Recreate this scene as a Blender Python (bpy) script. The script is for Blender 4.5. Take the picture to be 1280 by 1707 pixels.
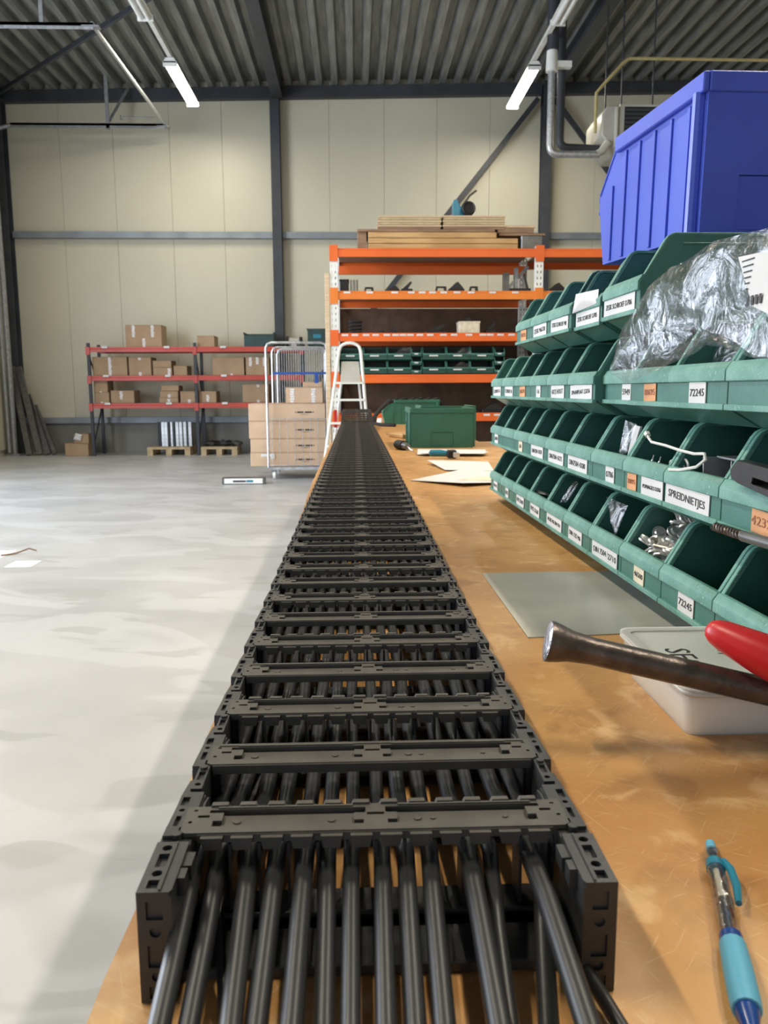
import bpy, bmesh, math, random
from mathutils import Vector, Matrix, noise
random.seed(7)
S = bpy.context.scene
for o in list(bpy.data.objects): bpy.data.objects.remove(o)
COL = S.collection
R = math.radians

# ------------------------------------------------------------------ camera
F = 1350.0
pitch = math.atan(203.5 / F)
yaw = math.atan(48 * math.cos(pitch) / F)
roll = R(0.25)
fw = Vector((math.sin(yaw) * math.cos(pitch), math.cos(yaw) * math.cos(pitch), -math.sin(pitch)))
rt = Vector((math.cos(yaw), -math.sin(yaw), 0)); up = rt.cross(fw)
r2 = rt * math.cos(roll) - up * math.sin(roll); u2 = rt * math.sin(roll) + up * math.cos(roll)
cd = bpy.data.cameras.new('camera'); cam = bpy.data.objects.new('camera', cd); COL.objects.link(cam)
M4 = Matrix((r2, u2, -fw)).transposed().to_4x4(); M4.translation = Vector((0, 0, 1.17)); cam.matrix_world = M4
cd.sensor_fit = 'HORIZONTAL'; cd.sensor_width = 36; cd.lens = 36 * F / 1280; cd.clip_start = .02; cd.clip_end = 200
cd.dof.use_dof = True; cd.dof.focus_distance = .85; cd.dof.aperture_fstop = 26.0
S.camera = cam
# ------------------------------------------------------------------ world, lamps, exposure
w = bpy.data.worlds.new('world'); S.world = w; w.use_nodes = True
bg = w.node_tree.nodes['Background']; bg.inputs[0].default_value = (.70, .80, 1, 1); bg.inputs[1].default_value = 1.0
def area(name, loc, rot, sx, sy, power, col):
    l = bpy.data.lights.new(name, 'AREA'); l.shape = 'RECTANGLE'; l.size = sx; l.size_y = sy; l.energy = power; l.color = col
    o = bpy.data.objects.new(name, l); o.location = loc; o.rotation_euler = rot; COL.objects.link(o); return o
area('daylight_loading_door', (-7.2, 6.6, 2.7), (0, R(-82), 0), 4.8, 6.6, 650, (.84, .91, 1))
area('daylight_rear_door', (-2.5, -6.6, 2.8), (R(82), 0, 0), 5.5, 4.2, 28, (.85, .92, 1))
S.view_settings.view_transform = 'Standard'; S.view_settings.look = 'None'
S.view_settings.gamma = 1; S.view_settings.use_curve_mapping = False; S.view_settings.exposure = 0.5

# ------------------------------------------------------------------ materials
def mat(name, c1, c2=None, scale=6, rough=.5, metal=0, bump=0, bscale=40, detail=4, stretch=(1, 1, 1), spec=.5, lo=.35, hi=.65, coat=0):
    m = bpy.data.materials.new(name); m.use_nodes = True; nt = m.node_tree; b = nt.nodes['Principled BSDF']
    b.inputs['Roughness'].default_value = rough; b.inputs['Metallic'].default_value = metal
    b.inputs['Specular IOR Level'].default_value = spec; b.inputs['Coat Weight'].default_value = coat
    tc = nt.nodes.new('ShaderNodeTexCoord'); mp = nt.nodes.new('ShaderNodeMapping'); mp.inputs['Scale'].default_value = stretch
    nt.links.new(tc.outputs['Object'], mp.inputs[0])
    if c2 is None: c2 = tuple(x * .8 for x in c1)
    n = nt.nodes.new('ShaderNodeTexNoise'); n.inputs['Scale'].default_value = scale; n.inputs['Detail'].default_value = detail
    r = nt.nodes.new('ShaderNodeValToRGB'); e = r.color_ramp.elements
    e[0].position = lo; e[1].position = hi; e[0].color = (*c2, 1); e[1].color = (*c1, 1)
    nt.links.new(mp.outputs[0], n.inputs['Vector']); nt.links.new(n.outputs[0], r.inputs[0]); nt.links.new(r.outputs[0], b.inputs['Base Color'])
    if bump:
        n2 = nt.nodes.new('ShaderNodeTexNoise'); n2.inputs['Scale'].default_value = bscale; n2.inputs['Detail'].default_value = 3
        bp = nt.nodes.new('ShaderNodeBump'); bp.inputs['Strength'].default_value = bump; bp.inputs['Distance'].default_value = .01
        nt.links.new(mp.outputs[0], n2.inputs['Vector']); nt.links.new(n2.outputs[0], bp.inputs['Height']); nt.links.new(bp.outputs[0], b.inputs['Normal'])
    m['ramp'] = r.name
    return m
def emit(name, c, s):
    m = bpy.data.materials.new(name); m.use_nodes = True; b = m.node_tree.nodes['Principled BSDF']
    b.inputs['Base Color'].default_value = (.9, .9, .9, 1); b.inputs['Emission Color'].default_value = (*c, 1); b.inputs['Emission Strength'].default_value = s
    return m
def clear(name, tint=(1, 1, 1), lo=.05, hi=.55, rough=.12):
    m = bpy.data.materials.new(name); m.use_nodes = True; nt = m.node_tree; nt.nodes.remove(nt.nodes['Principled BSDF'])
    out = nt.nodes['Material Output']; t = nt.nodes.new('ShaderNodeBsdfTransparent'); t.inputs[0].default_value = (*tint, 1)
    g = nt.nodes.new('ShaderNodeBsdfGlossy'); g.inputs['Roughness'].default_value = rough; g.inputs['Color'].default_value = (.95, .96, 1, 1)
    tc = nt.nodes.new('ShaderNodeTexCoord'); n = nt.nodes.new('ShaderNodeTexNoise'); n.inputs['Scale'].default_value = 30; n.inputs['Detail'].default_value = 5
    n.inputs['Distortion'].default_value = 1.5
    bp = nt.nodes.new('ShaderNodeBump'); bp.inputs['Strength'].default_value = .8; bp.inputs['Distance'].default_value = .006
    nt.links.new(tc.outputs['Object'], n.inputs['Vector']); nt.links.new(n.outputs[0], bp.inputs['Height']); nt.links.new(bp.outputs[0], g.inputs['Normal'])
    lw = nt.nodes.new('ShaderNodeLayerWeight'); lw.inputs[0].default_value = .25
    mr = nt.nodes.new('ShaderNodeMapRange'); mr.inputs['To Min'].default_value = lo; mr.inputs['To Max'].default_value = hi
    mx = nt.nodes.new('ShaderNodeMixShader'); nt.links.new(lw.outputs['Facing'], mr.inputs['Value']); nt.links.new(mr.outputs[0], mx.inputs[0])
    nt.links.new(t.outputs[0], mx.inputs[1]); nt.links.new(g.outputs[0], mx.inputs[2]); nt.links.new(mx.outputs[0], out.inputs[0])
    return m
def add_scratch(m, col, amt, sc=(3, 60, 1), th=.70, rot=.4, scale=14, soft=.035, det=2):
    nt = m.node_tree; b = nt.nodes['Principled BSDF']; prev = b.inputs['Base Color'].links[0].from_socket
    tc = nt.nodes.new('ShaderNodeTexCoord'); mp = nt.nodes.new('ShaderNodeMapping'); mp.inputs['Scale'].default_value = sc
    m0 = nt.nodes.new('ShaderNodeMapping'); m0.inputs['Rotation'].default_value = (0, 0, rot); nt.links.new(tc.outputs['Object'], m0.inputs[0])
    n = nt.nodes.new('ShaderNodeTexNoise'); n.inputs['Scale'].default_value = scale; n.inputs['Detail'].default_value = det; n.inputs['Distortion'].default_value = .6
    r = nt.nodes.new('ShaderNodeValToRGB'); r.color_ramp.elements[0].position = th; r.color_ramp.elements[1].position = th + soft
    ml = nt.nodes.new('ShaderNodeMath'); ml.operation = 'MULTIPLY'; ml.inputs[1].default_value = amt
    mx = nt.nodes.new('ShaderNodeMixRGB'); mx.inputs[2].default_value = (*col, 1)
    nt.links.new(m0.outputs[0], mp.inputs[0]); nt.links.new(mp.outputs[0], n.inputs['Vector']); nt.links.new(n.outputs[0], r.inputs[0])
    nt.links.new(r.outputs[0], ml.inputs[0]); nt.links.new(ml.outputs[0], mx.inputs[0]); nt.links.new(prev, mx.inputs[1]); nt.links.new(mx.outputs[0], b.inputs['Base Color'])

MT = dict(
    concrete=mat('concrete', (.475, .475, .475), (.37, .375, .38), 1.1, .38, bump=.05, bscale=30, detail=8),
    wallp=mat('cream_panel', (.58, .555, .44), (.54, .515, .405), .7, .45, detail=3),
    plinth=mat('grey_plinth', (.24, .24, .22), None, 2, .7),
    deck=mat('galvanised_deck', (.30, .31, .30), (.17, .18, .18), 3, .42, .35, detail=8, stretch=(6, .5, 1)),
    steel=mat('anthracite_steel', (.045, .05, .062), (.03, .034, .042), 3, .5),
    purlin=mat('grey_purlin', (.27, .30, .33), (.2, .22, .25), 3, .45, .3),
    galv=mat('zinc_steel', (.62, .64, .66), (.42, .44, .46), 20, .35, .7),
    galvd=mat('dull_zinc', (.34, .35, .36), (.25, .26, .27), 20, .5, .5),
    white=mat('white_paint', (.82, .83, .80), (.74, .75, .72), 8, .4),
    wood=mat('bench_plywood', (.63, .345, .125), (.47, .24, .082), 3.6, .40, detail=9, stretch=(1, 1, 1), bump=.05, bscale=60, lo=.3, hi=.68),
    woodedge=mat('plywood_edge', (.62, .45, .27), (.42, .27, .14), 30, .7, stretch=(1, .2, 3)),
    board=mat('planed_board', (.60, .38, .17), (.46, .27, .11), 6, .6, stretch=(.6, 4, 8)),
    board2=mat('pale_board', (.68, .53, .36), (.55, .41, .26), 6, .6, stretch=(.6, 4, 8)),
    oldwood=mat('old_board', (.33, .21, .13), (.22, .13, .08), 6, .7, stretch=(.6, 4, 8)),
    chip=mat('dark_chipboard', (.13, .075, .045), (.09, .05, .03), 8, .75),
    pallet=mat('pallet_wood', (.52, .41, .25), (.38, .29, .17), 9, .75),
    orange=mat('orange_paint', (.78, .145, .022), (.70, .12, .018), 2, .42),
    amber=mat('amber_paint', (.80, .23, .03), (.72, .19, .025), 2, .42),
    red=mat('red_paint', (.50, .055, .035), (.42, .045, .03), 2, .4),
    navy=mat('dark_blue_paint', (.022, .026, .038), None, 2, .5),
    carton=mat('cardboard', (.42, .29, .18), (.36, .245, .15), 4, .8),
    carton2=mat('light_cardboard', (.60, .43, .30), (.52, .37, .25), 4, .8),
    tape=mat('white_print', (.82, .82, .84), None, 30, .6),
    black=mat('black_plastic', (.036, .037, .040), (.022, .023, .025), 60, .40, bump=.04, bscale=400, spec=.55),
    blackbar=mat('black_glassfilled_plastic', (.075, .069, .061), (.056, .052, .046), 50, .46, bump=.05, bscale=500, spec=.5),
    cable=mat('black_cable', (.021, .022, .025), (.019, .020, .022), 8, .40, spec=.5),
    rubber=mat('black_rubber', (.012, .012, .013), None, 20, .7),
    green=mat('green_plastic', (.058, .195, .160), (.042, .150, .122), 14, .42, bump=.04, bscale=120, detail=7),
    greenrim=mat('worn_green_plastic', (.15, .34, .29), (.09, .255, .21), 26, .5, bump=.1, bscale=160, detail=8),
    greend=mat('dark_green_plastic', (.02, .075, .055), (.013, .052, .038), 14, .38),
    bgreen=mat('bottle_green_plastic', (.034, .15, .105), (.026, .125, .085), 8, .4),
    bcrate=mat('dark_teal_plastic', (.012, .05, .05), None, 8, .45),
    blue=mat('blue_plastic', (.075, .125, .66), (.06, .10, .56), 5, .35, bump=.03, bscale=60),
    paper=mat('white_paper', (.70, .70, .70), (.64, .64, .65), 10, .7),
    cream=mat('cream_label', (.80, .72, .55), None, 20, .7),
    olabel=mat('orange_label', (.74, .36, .17), None, 20, .7),
    ink=mat('ink', (.03, .03, .035), None, 20, .6),
    oink=mat('brown_ink', (.38, .13, .05), None, 20, .6),
    sheet=mat('dull_metal_sheet', (.56, .54, .48), (.40, .385, .34), 3, .30, .2, detail=8, stretch=(1, 2.5, 1)),
    rust=mat('dark_forged_steel', (.15, .12, .108), (.085, .068, .064), 60, .34, .6, bump=.08, bscale=140, detail=6),
    facem=mat('hammered_steel', (.45, .43, .46), (.28, .26, .28), 60, .4, .8, bump=.3, bscale=200),
    redplas=mat('red_plastic', (.60, .018, .022), (.52, .012, .016), 20, .35),
    pp=mat('frosted_plastic', (.88, .87, .80), (.80, .79, .73), 5, .42),
    pplid=mat('frosted_plastic_lid', (.62, .62, .57), (.56, .56, .51), 5, .35),
    aqua=mat('light_blue_rubber', (.13, .45, .66), (.11, .40, .60), 20, .5),
    teal=mat('teal_plastic', (.02, .22, .34), None, 20, .3),
    dblue=mat('deep_blue_plastic', (.015, .07, .32), None, 20, .25),
    smoke=clear('clear_barrel', (.85, .87, .9), .12, .6, .08),
    film=clear('clear_film', (.96, .97, .98), .035, .30, .22),
    yellow=mat('yellow_pipe', (.50, .42, .19), None, 20, .5),
    heater=mat('beige_sheet_metal', (.50, .49, .44), None, 4, .35),
    darkp=mat('dark_parts', (.022, .021, .022), (.034, .032, .033), 60, .4, .3),
    greyp=mat('grey_parts', (.22, .21, .20), (.10, .10, .10), 90, .4, .3),
    nickel=mat('nickel', (.80, .78, .74), (.55, .54, .52), 60, .28, .45),
    greyst=mat('grey_steel', (.20, .20, .20), (.14, .14, .14), 20, .35, .7),
    rope=mat('striped_rope', (.62, .50, .33), (.03, .025, .02), 130, .85, stretch=(1, 3, 1), bump=.3, bscale=200, lo=.47, hi=.53),
    glow=emit('lit_tube', (1, .93, .78), 16),
)
add_scratch(MT['wood'], (.44, .20, .065), .75, (1, 1.2, 1), .46, .3, 5.5, .22, 8)
add_scratch(MT['wood'], (.30, .135, .045), .65, (1.4, 1, 1), .55, .9, 13, .16, 8)
add_scratch(MT['wood'], (.86, .60, .33), .45, (1, 1, 1), .56, 2.1, 24, .14, 9)
for rot_, am_ in ((.55, .20), (1.2, .20), (2.2, .20), (2.75, .18)):
    add_scratch(MT['wood'], (.88, .68, .44), am_, (2.5, 60, 1), .66, rot_, 9, .05)
add_scratch(MT['wood'], (.13, .07, .035), .7, (1, 1.4, 1), .74, .3, 45)
_p = MT['pp'].node_tree.nodes['Principled BSDF']; _p.inputs['Subsurface Weight'].default_value = .7; _p.inputs['Subsurface Radius'].default_value = (1, 1, 1); _p.inputs['Subsurface Scale'].default_value = .03
add_scratch(MT['sheet'], (.5, .5, .47), .5, (2, 60, 1), .66, 1.2, 8)
add_scratch(MT['concrete'], (.56, .57, .58), .4, (1, 2.2, 1), .52, .3, .9)
add_scratch(MT['concrete'], (.33, .33, .32), .5, (1, 2.6, 1), .60, .1, 1.7)
add_scratch(MT['concrete'], (.40, .40, .39), .12, (2, 1, 1), .62, .8, 14)
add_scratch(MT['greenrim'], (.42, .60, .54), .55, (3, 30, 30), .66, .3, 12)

# ------------------------------------------------------------------ geometry helpers
class MB:
    def __init__(s): s.v = []; s.f = []
    def add(s, vs, fs):
        k = len(s.v); s.v += [tuple(p) for p in vs]; s.f += [tuple(i + k for i in f) for f in fs]; return s
    def box(s, x0, x1, y0, y1, z0, z1, M=None):
        vs = [Vector(p) for p in ((x0,y0,z0),(x1,y0,z0),(x1,y1,z0),(x0,y1,z0),(x0,y0,z1),(x1,y0,z1),(x1,y1,z1),(x0,y1,z1))]
        if M: vs = [M @ p for p in vs]
        return s.add(vs, [(0,3,2,1),(4,5,6,7),(0,1,5,4),(1,2,6,5),(2,3,7,6),(3,0,4,7)])
    def prism(s, pts, axis, a, b):
        # pts = 2D outline; axis 0: (y,z) extruded in x ; 1: (x,z) in y ; 2: (x,y) in z
        n = len(pts)
        def P(p, t): return (t, p[0], p[1]) if axis == 0 else (p[0], t, p[1]) if axis == 1 else (p[0], p[1], t)
        vs = [P(p, a) for p in pts] + [P(p, b) for p in pts]
        return s.add(vs, [tuple(range(n))[::-1], tuple(range(n, 2*n))] + [(i, (i+1) % n, n + (i+1) % n, n + i) for i in range(n)])
    def tube(s, pts, r, n=8, closed=False):
        pts = [Vector(p) for p in pts]; m = len(pts); rs = r if isinstance(r, (list, tuple)) else [r]*m
        prev = None; vs = []
        for i, p in enumerate(pts):
            t = (pts[(i+1) % m] - pts[i-1]) if closed else (pts[min(i+1, m-1)] - pts[max(i-1, 0)])
            t.normalize()
            if prev is None:
                a = Vector((0,0,1)) if abs(t.z) < .9 else Vector((1,0,0)); nrm = t.cross(a).normalized()
            else:
                nrm = (prev - t * prev.dot(t)).normalized()
            prev = nrm; bn = t.cross(nrm)
            for k in range(n):
                a = 2*math.pi*k/n; vs.append(p + (nrm*math.cos(a) + bn*math.sin(a))*rs[i])
        fs = []
        for i in range(m if closed else m-1):
            j = (i+1) % m
            for k in range(n): fs.append((i*n+k, i*n+(k+1) % n, j*n+(k+1) % n, j*n+k))
        if not closed: fs += [tuple(range(n))[::-1], tuple((m-1)*n+k for k in range(n))]
        return s.add(vs, fs)
    def pillow(s, outline, bulge, rings=7, amp=.006, seed=0, sub=5):
        # closed bag: outline of 3D points, bulging both ways along vector bulge
        pts = [Vector(p) for p in outline]; o2 = []
        for i, p in enumerate(pts):
            q = pts[(i+1) % len(pts)]
            for k in range(sub): o2.append(p.lerp(q, k/sub))
        c = sum(pts, Vector())/len(pts); n = len(o2); B = Vector(bulge)
        for sg in (1, -1):
            vs = []
            for i in range(rings+1):
                t = i/rings
                for p in o2:
                    q = c.lerp(p, t); h = (1-t*t)**.6*sg
                    d = noise.noise_vector(q*16 + Vector((seed, sg, 0)))*amp*1.3 + noise.noise_vector(q*55 + Vector((seed, sg, 3)))*amp*.5
                    vs.append(q + B*h + d*(1 if i < rings else 0))
            fs = []
            for i in range(rings):
                for k in range(n):
                    f = (i*n+k, i*n+(k+1) % n, (i+1)*n+(k+1) % n, (i+1)*n+k); fs.append(f if sg > 0 else f[::-1])
            s.add(vs, fs)
        return s
    def mesh(s, name, m, bevel=0, smooth=True, ang=35, off=(0,0,0), seg=1):
        me = bpy.data.meshes.new(name); O = Vector(off)
        me.from_pydata([Vector(p)-O for p in s.v], [], s.f)
        bm = bmesh.new(); bm.from_mesh(me)
        bmesh.ops.remove_doubles(bm, verts=bm.verts, dist=1e-6)
        bmesh.ops.recalc_face_normals(bm, faces=bm.faces)
        if bevel:
            es = [e for e in bm.edges if len(e.link_faces) == 2 and e.calc_face_angle(0) > R(30)]
            bmesh.ops.bevel(bm, geom=es, offset=bevel, segments=seg, profile=.6, affect='EDGES', clamp_overlap=True)
        bm.to_mesh(me); bm.free()
        if smooth:
            me.shade_smooth()
            try: me.set_sharp_from_angle(angle=R(ang))
            except Exception: pass
        me.materials.append(m); return me
def wloc(o):
    v = Vector((0,0,0))
    while o is not None: v = v + o.location; o = o.parent
    return v
def tag(o, label=None, cat=None, group=None, kind=None):
    if label: o['label'] = label
    if cat: o['category'] = cat
    if group: o['group'] = group
    if kind: o['kind'] = kind
    return o
def link(name, me, parent=None, loc=(0,0,0), rot=(0,0,0)):
    o = bpy.data.objects.new(name, me); COL.objects.link(o); o.location = loc; o.rotation_euler = rot
    if parent: o.parent = parent
    return o
def thing(name, label, cat, loc=(0,0,0), group=None, rot=(0,0,0)):
    return tag(link(name, None, None, loc, rot), label, cat, group)
def part(name, mb, m, parent, **k):            # mesh given in world coordinates, parent unrotated
    return link(name, mb.mesh(name, m, off=wloc(parent), **k), parent)
def solo(name, mb, m, label, cat, group=None, **k):
    xs = [p[0] for p in mb.v]; ys = [p[1] for p in mb.v]; zs = [p[2] for p in mb.v]
    c = ((min(xs)+max(xs))/2, (min(ys)+max(ys))/2, min(zs))
    return tag(link(name, mb.mesh(name, m, off=c, **k), None, c), label, cat, group)
def struct(name, mb, m, **k):
    o = link(name, mb.mesh(name, m, **k)); o['kind'] = 'structure'; return o
def copy_tree(o, parent=None):
    c = o.copy(); COL.objects.link(c); c.parent = parent
    for ch in list(o.children): copy_tree(ch, c)
    return c
def text_mesh(txt, size, m, depth=.0002, bold=0):
    cu = bpy.data.curves.new('lettering', 'FONT'); cu.body = txt; cu.size = size; cu.extrude = depth; cu.align_x = 'CENTER'; cu.align_y = 'CENTER'; cu.offset = bold
    cu.resolution_u = 2
    o = bpy.data.objects.new('tmp', cu); COL.objects.link(o); dg = bpy.context.evaluated_depsgraph_get(); dg.update()
    me = bpy.data.meshes.new_from_object(o.evaluated_get(dg)); bpy.data.objects.remove(o); me.materials.clear(); me.materials.append(m); me.name = 'lettering'; return me
def flat2d(outer, holes, z0, z1):
    """plate with holes: returns MB (local) by filling a 2D curve"""
    cu = bpy.data.curves.new('t', 'CURVE'); cu.dimensions = '2D'; cu.fill_mode = 'BOTH'; cu.extrude = (z1-z0)/2
    for pl in [outer]+holes:
        sp = cu.splines.new('POLY'); sp.points.add(len(pl)-1); sp.use_cyclic_u = True
        for i, p in enumerate(pl): sp.points[i].co = (p[0], p[1], 0, 1)
    o = bpy.data.objects.new('t', cu); COL.objects.link(o); dg = bpy.context.evaluated_depsgraph_get(); dg.update()
    me = bpy.data.meshes.new_from_object(o.evaluated_get(dg)); bpy.data.objects.remove(o)
    mb = MB(); mb.add([(v.co.x, v.co.y, v.co.z+(z0+z1)/2) for v in me.vertices], [tuple(p.vertices) for p in me.polygons]); bpy.data.meshes.remove(me)
    return mb
def rect(x0, x1, y0, y1): return [(x0,y0),(x1,y0),(x1,y1),(x0,y1)]
def circ(x, y, r, n=10): return [(x+r*math.cos(2*math.pi*i/n), y+r*math.sin(2*math.pi*i/n)) for i in range(n)]
def merge(a, b, off=(0,0,0)): a.add([(v[0]+off[0], v[1]+off[1], v[2]+off[2]) for v in b.v], b.f); return a
ORD = ['first','second','third','fourth','fifth','sixth','seventh','eighth','ninth','tenth','eleventh','twelfth','thirteenth','fourteenth','fifteenth','sixteenth','seventeenth']
BZ = .895      # bench top height

# ================================================================== SETTING
struct('floor', MB().box(-6.7, 8.8, -8.2, 16.2, -.2, 0), MT['concrete'])
WY = 15.9
def roofz(x): return 6.66 + .0215*x
# back wall: plinth + insulated panels with joints
bw = struct('wall_back', MB().box(-6.7, 8.8, WY, WY+.2, 0, 7.1), MT['wallp'])
seams = [-6.45, -5.36, -4.39, -3.36, -2.40, -1.42, -.43, .59, 1.57, 2.56, 3.56, 4.55, 5.55, 6.54, 7.53, 8.6]
for a, b in zip(seams[:-1], seams[1:]):
    for z0, z1 in ((.66, 4.02), (4.06, 7.0)):
        link('wall_panel', MB().box(a+.002, b-.002, WY-.03, WY, z0, z1).mesh('wall_panel', MT['wallp'], bevel=.002), bw)
struct('baseboard_back', MB().box(-6.5, 8.6, WY-.05, WY, 0, .57), MT['plinth'])
lw = struct('wall_left', MB().box(-6.7, -6.5, -8.2, 3.2, 0, 6.8).box(-6.7, -6.5, 10.0, 16.1, 0, 6.8).box(-6.7, -6.5, 3.2, 10.0, 5.1, 6.8), MT['wallp'])
link('wall_panel', MB().box(-6.5, -6.46, 14.75, 15.6, .1, 1.95).mesh('wall_panel', MT['wallp'], bevel=.003), lw)
link('wall_panel', MB().box(-6.5, -6.46, 14.75, 15.6, 1.97, 5.2).mesh('wall_panel', MT['wallp'], bevel=.003), lw)
struct('wall_right', MB().box(8.6, 8.8, -8.2, 16.1, 0, 7.1), MT['wallp'])
struct('wall_rear', MB().box(-6.7, -5.4, -8.2, -8, 0, 7.1).box(.6, 8.8, -8.2, -8, 0, 7.1).box(-5.4, .6, -8.2, -8, 4.6, 7.1), MT['wallp'])
# corrugated deck
dk = MB(); per = .28; x = -6.8; prof = []
while x < 8.8:
    for dx, dz in ((0, 0), (.10, 0), (.13, .13), (.25, .13)): prof.append((x+dx, roofz(x+dx)+dz))
    x += per
poly = prof + [(prof[-1][0], prof[-1][1]+.3), (prof[0][0], prof[-1][1]+.3)]
vs = []; n = len(prof)
for p in prof: vs.append((p[0], -8.2, p[1]))
for p in prof: vs.append((p[0], 16.1, p[1]))
dk.add(vs, [(i, i+1, n+i+1, n+i) for i in range(n-1)]); dk.box(-6.8, 8.9, -8.2, 16.1, 7.15, 7.2)
struct('ceiling', dk, MT['deck'], smooth=False)
# eaves beam, columns, rafters, purlins, braces
def ibeam(mb, x, z0, z1, w, y0, y1):
    mb.box(x-w/2, x+w/2, y0, y1, z0, z0+.025).box(x-w/2, x+w/2, y0, y1, z1-.025, z1).box(x-.01, x+.01, y0, y1, z0+.025, z1-.025)
bm_ = MB()
for a, b in ((-6.45, -1.5), (-1.31, 3.49), (3.67, 8.6)):
    za, zb = roofz(a)-.205, roofz(b)-.205
    bm_.add([(a,WY-.17,za),(b,WY-.17,zb),(b,WY-.04,zb),(a,WY-.04,za),(a,WY-.17,za+.2),(b,WY-.17,zb+.2),(b,WY-.04,zb+.2),(a,WY-.04,za+.2)],
            [(0,3,2,1),(4,5,6,7),(0,1,5,4),(1,2,6,5),(2,3,7,6),(3,0,4,7)])
struct('trim_1', bm_, MT['steel'])
k = 2
for cx in (-6.36, -1.405, 3.58, 8.5):
    cm = MB(); zt = roofz(cx)-.01
    cm.box(cx-.085, cx+.085, WY-.28, WY-.265, 0, zt).box(cx-.085, cx+.085, WY-.075, WY-.06, 0, zt).box(cx-.006, cx+.006, WY-.265, WY-.075, 0, zt).box(cx-.12, cx+.12, WY-.30, WY-.05, 0, .02)
    struct('trim_%d' % k, cm, MT['steel']); k += 1
    rm = MB(); ibeam(rm, cx+.06, zt-.24, zt-.005, .19, -8, WY-.3); struct('trim_%d' % k, rm, MT['steel']); k += 1
for a, b in ((-6.27, -1.5), (-1.31, 3.49), (3.67, 8.5)):
    for z, hh in ((3.975, .115), (.565, .11)):
        struct('trim_%d' % k, MB().prism([(WY-.15, z), (WY-.03, z), (WY-.03, z+.01), (WY-.14, z+.01), (WY-.14, z+hh-.01), (WY-.03, z+hh-.01), (WY-.03, z+hh), (WY-.15, z+hh)], 0, a, b), MT['purlin']); k += 1
def strut(name, a, b, w, t, m, label=None):
    a = Vector(a); b = Vector(b); d = (b-a).normalized(); s = d.cross(Vector((0,1,0))).normalized() if abs(d.y) < .9 else Vector((1,0,0)); u = d.cross(s)
    mb = MB(); vs = []
    for p in (a, b):
        for i, j in ((-1,-1),(1,-1),(1,1),(-1,1)): vs.append(p + s*w/2*i + u*t/2*j)
    mb.add(vs, [(0,3,2,1),(4,5,6,7),(0,1,5,4),(1,2,6,5),(2,3,7,6),(3,0,4,7)]); return mb
for a, b in (((3.42, 15.72, 6.45), (-1.2, 15.72, .75)), ((3.72, 15.72, 6.45), (8.4, 15.72, .75))):
    struct('trim_%d' % k, strut('b', a, b, .09, .05, MT['steel']), MT['steel']); k += 1
struct('trim_%d' % k, strut('b', (-6.3, 15.6, 6.42), (-1.5, 10.7, 6.42), .07, .05, MT['steel']), MT['steel']); k += 1
# overhead door hardware on the left wall
dr = struct('door_1', MB().box(-6.5, -6.44, 11.1, 14.7, 0, 5.3), MT['wallp'])
for i in range(10): link('door_panel', MB().box(-6.44, -6.41, 11.1, 14.7, .02+i*.53, .53+i*.53).mesh('door_panel', MT['wallp'], bevel=.004), dr)
tr = thing('door_track', 'galvanised overhead door track hung under the ceiling at upper left', 'track', (-3.28, 15.2, 5.78))
for yy, nm in ((15.2, 0), (11.25, 1)):
    part('rail', MB().box(-5.95, -3.28, yy-.03, yy+.03, 5.76, 5.80).box(-5.95, -3.28, yy-.03, yy-.022, 5.72, 5.80), MT['galvd'] if nm == 0 else MT['galv'], tr)
    part('rail_bend', MB().tube([(-5.95, yy, 5.77), (-6.18, yy, 5.71), (-6.34, yy, 5.55), (-6.38, yy, 5.3), (-6.38, yy, .05)], .035, 8), MT['galvd'], tr)
    part('end_bracket', MB().box(-3.42, -3.20, yy-.05, yy+.05, 5.745, 5.765), MT['galvd'], tr)
part('spreader_bar', MB().tube([(-3.30, 11.25, 5.80), (-3.28, 15.2, 5.80)], .028, 8), MT['galv'], tr)
part('hanger', MB().box(-4.30, -4.24, 15.17, 15.2, 5.70, 6.60), MT['galvd'], tr)
part('hanger', strut('h', (-4.27, 15.18, 5.80), (-4.0, 15.6, 6.52), .05, .01, None), MT['galvd'], tr)
part('hanger', MB().box(-3.95, -3.9, 11.22, 11.25, 5.80, 6.56), MT['galvd'], tr)
part('latch_rod', MB().tube([(-4.01, 15.1, 5.875), (-3.42, 15.1, 5.875)], .012, 6).tube([(-4.01, 15.1, 5.84), (-4.01, 15.1, 5.91)], .02, 6), MT['galvd'], tr)
solo('downpipe', MB().tube([(-6.30, 15.25, .02), (-6.30, 15.25, 3.2), (-6.34, 15.3, 5.5)], .05, 10).box(-6.42, -6.18, 15.15, 15.35, 0, .03), MT['galvd'],
     'grey vertical pipe running up the left corner of the hall', 'pipe')

# luminaires: trunking along Y, lit fixtures, unlit fixtures
def luminaire(x, y0, L, z, lit, label, grp):
    t = thing('tube_light', label, 'light', (x, y0, z), grp)
    part('housing', MB().prism([(x-.10, z+.02), (x+.10, z+.02), (x+.06, z+.09), (x-.06, z+.09)], 1, y0, y0+L), MT['white'], t)
    for sx in (-.045, .045):
        part('tube', MB().tube([(x+sx, y0+.04, z-.005), (x+sx, y0+L-.04, z-.005)], .028, 10), MT['glow'] if lit else MT['white'], t)
    part('end_cap', MB().box(x-.1, x+.1, y0, y0+.03, z-.03, z+.04), MT['white'], t); part('end_cap', MB().box(x-.1, x+.1, y0+L-.03, y0+L, z-.03, z+.04), MT['white'], t)
    if lit:
        l = bpy.data.lights.new('lamp', 'AREA'); l.shape = 'RECTANGLE'; l.size = .18; l.size_y = L-.1; l.energy = 105 if y0 < 8 else 44; l.color = (1, .90, .71)
        lo = bpy.data.objects.new('lamp', l); COL.objects.link(lo); lo.parent = t; lo.location = (0, L/2, -.045)
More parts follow.
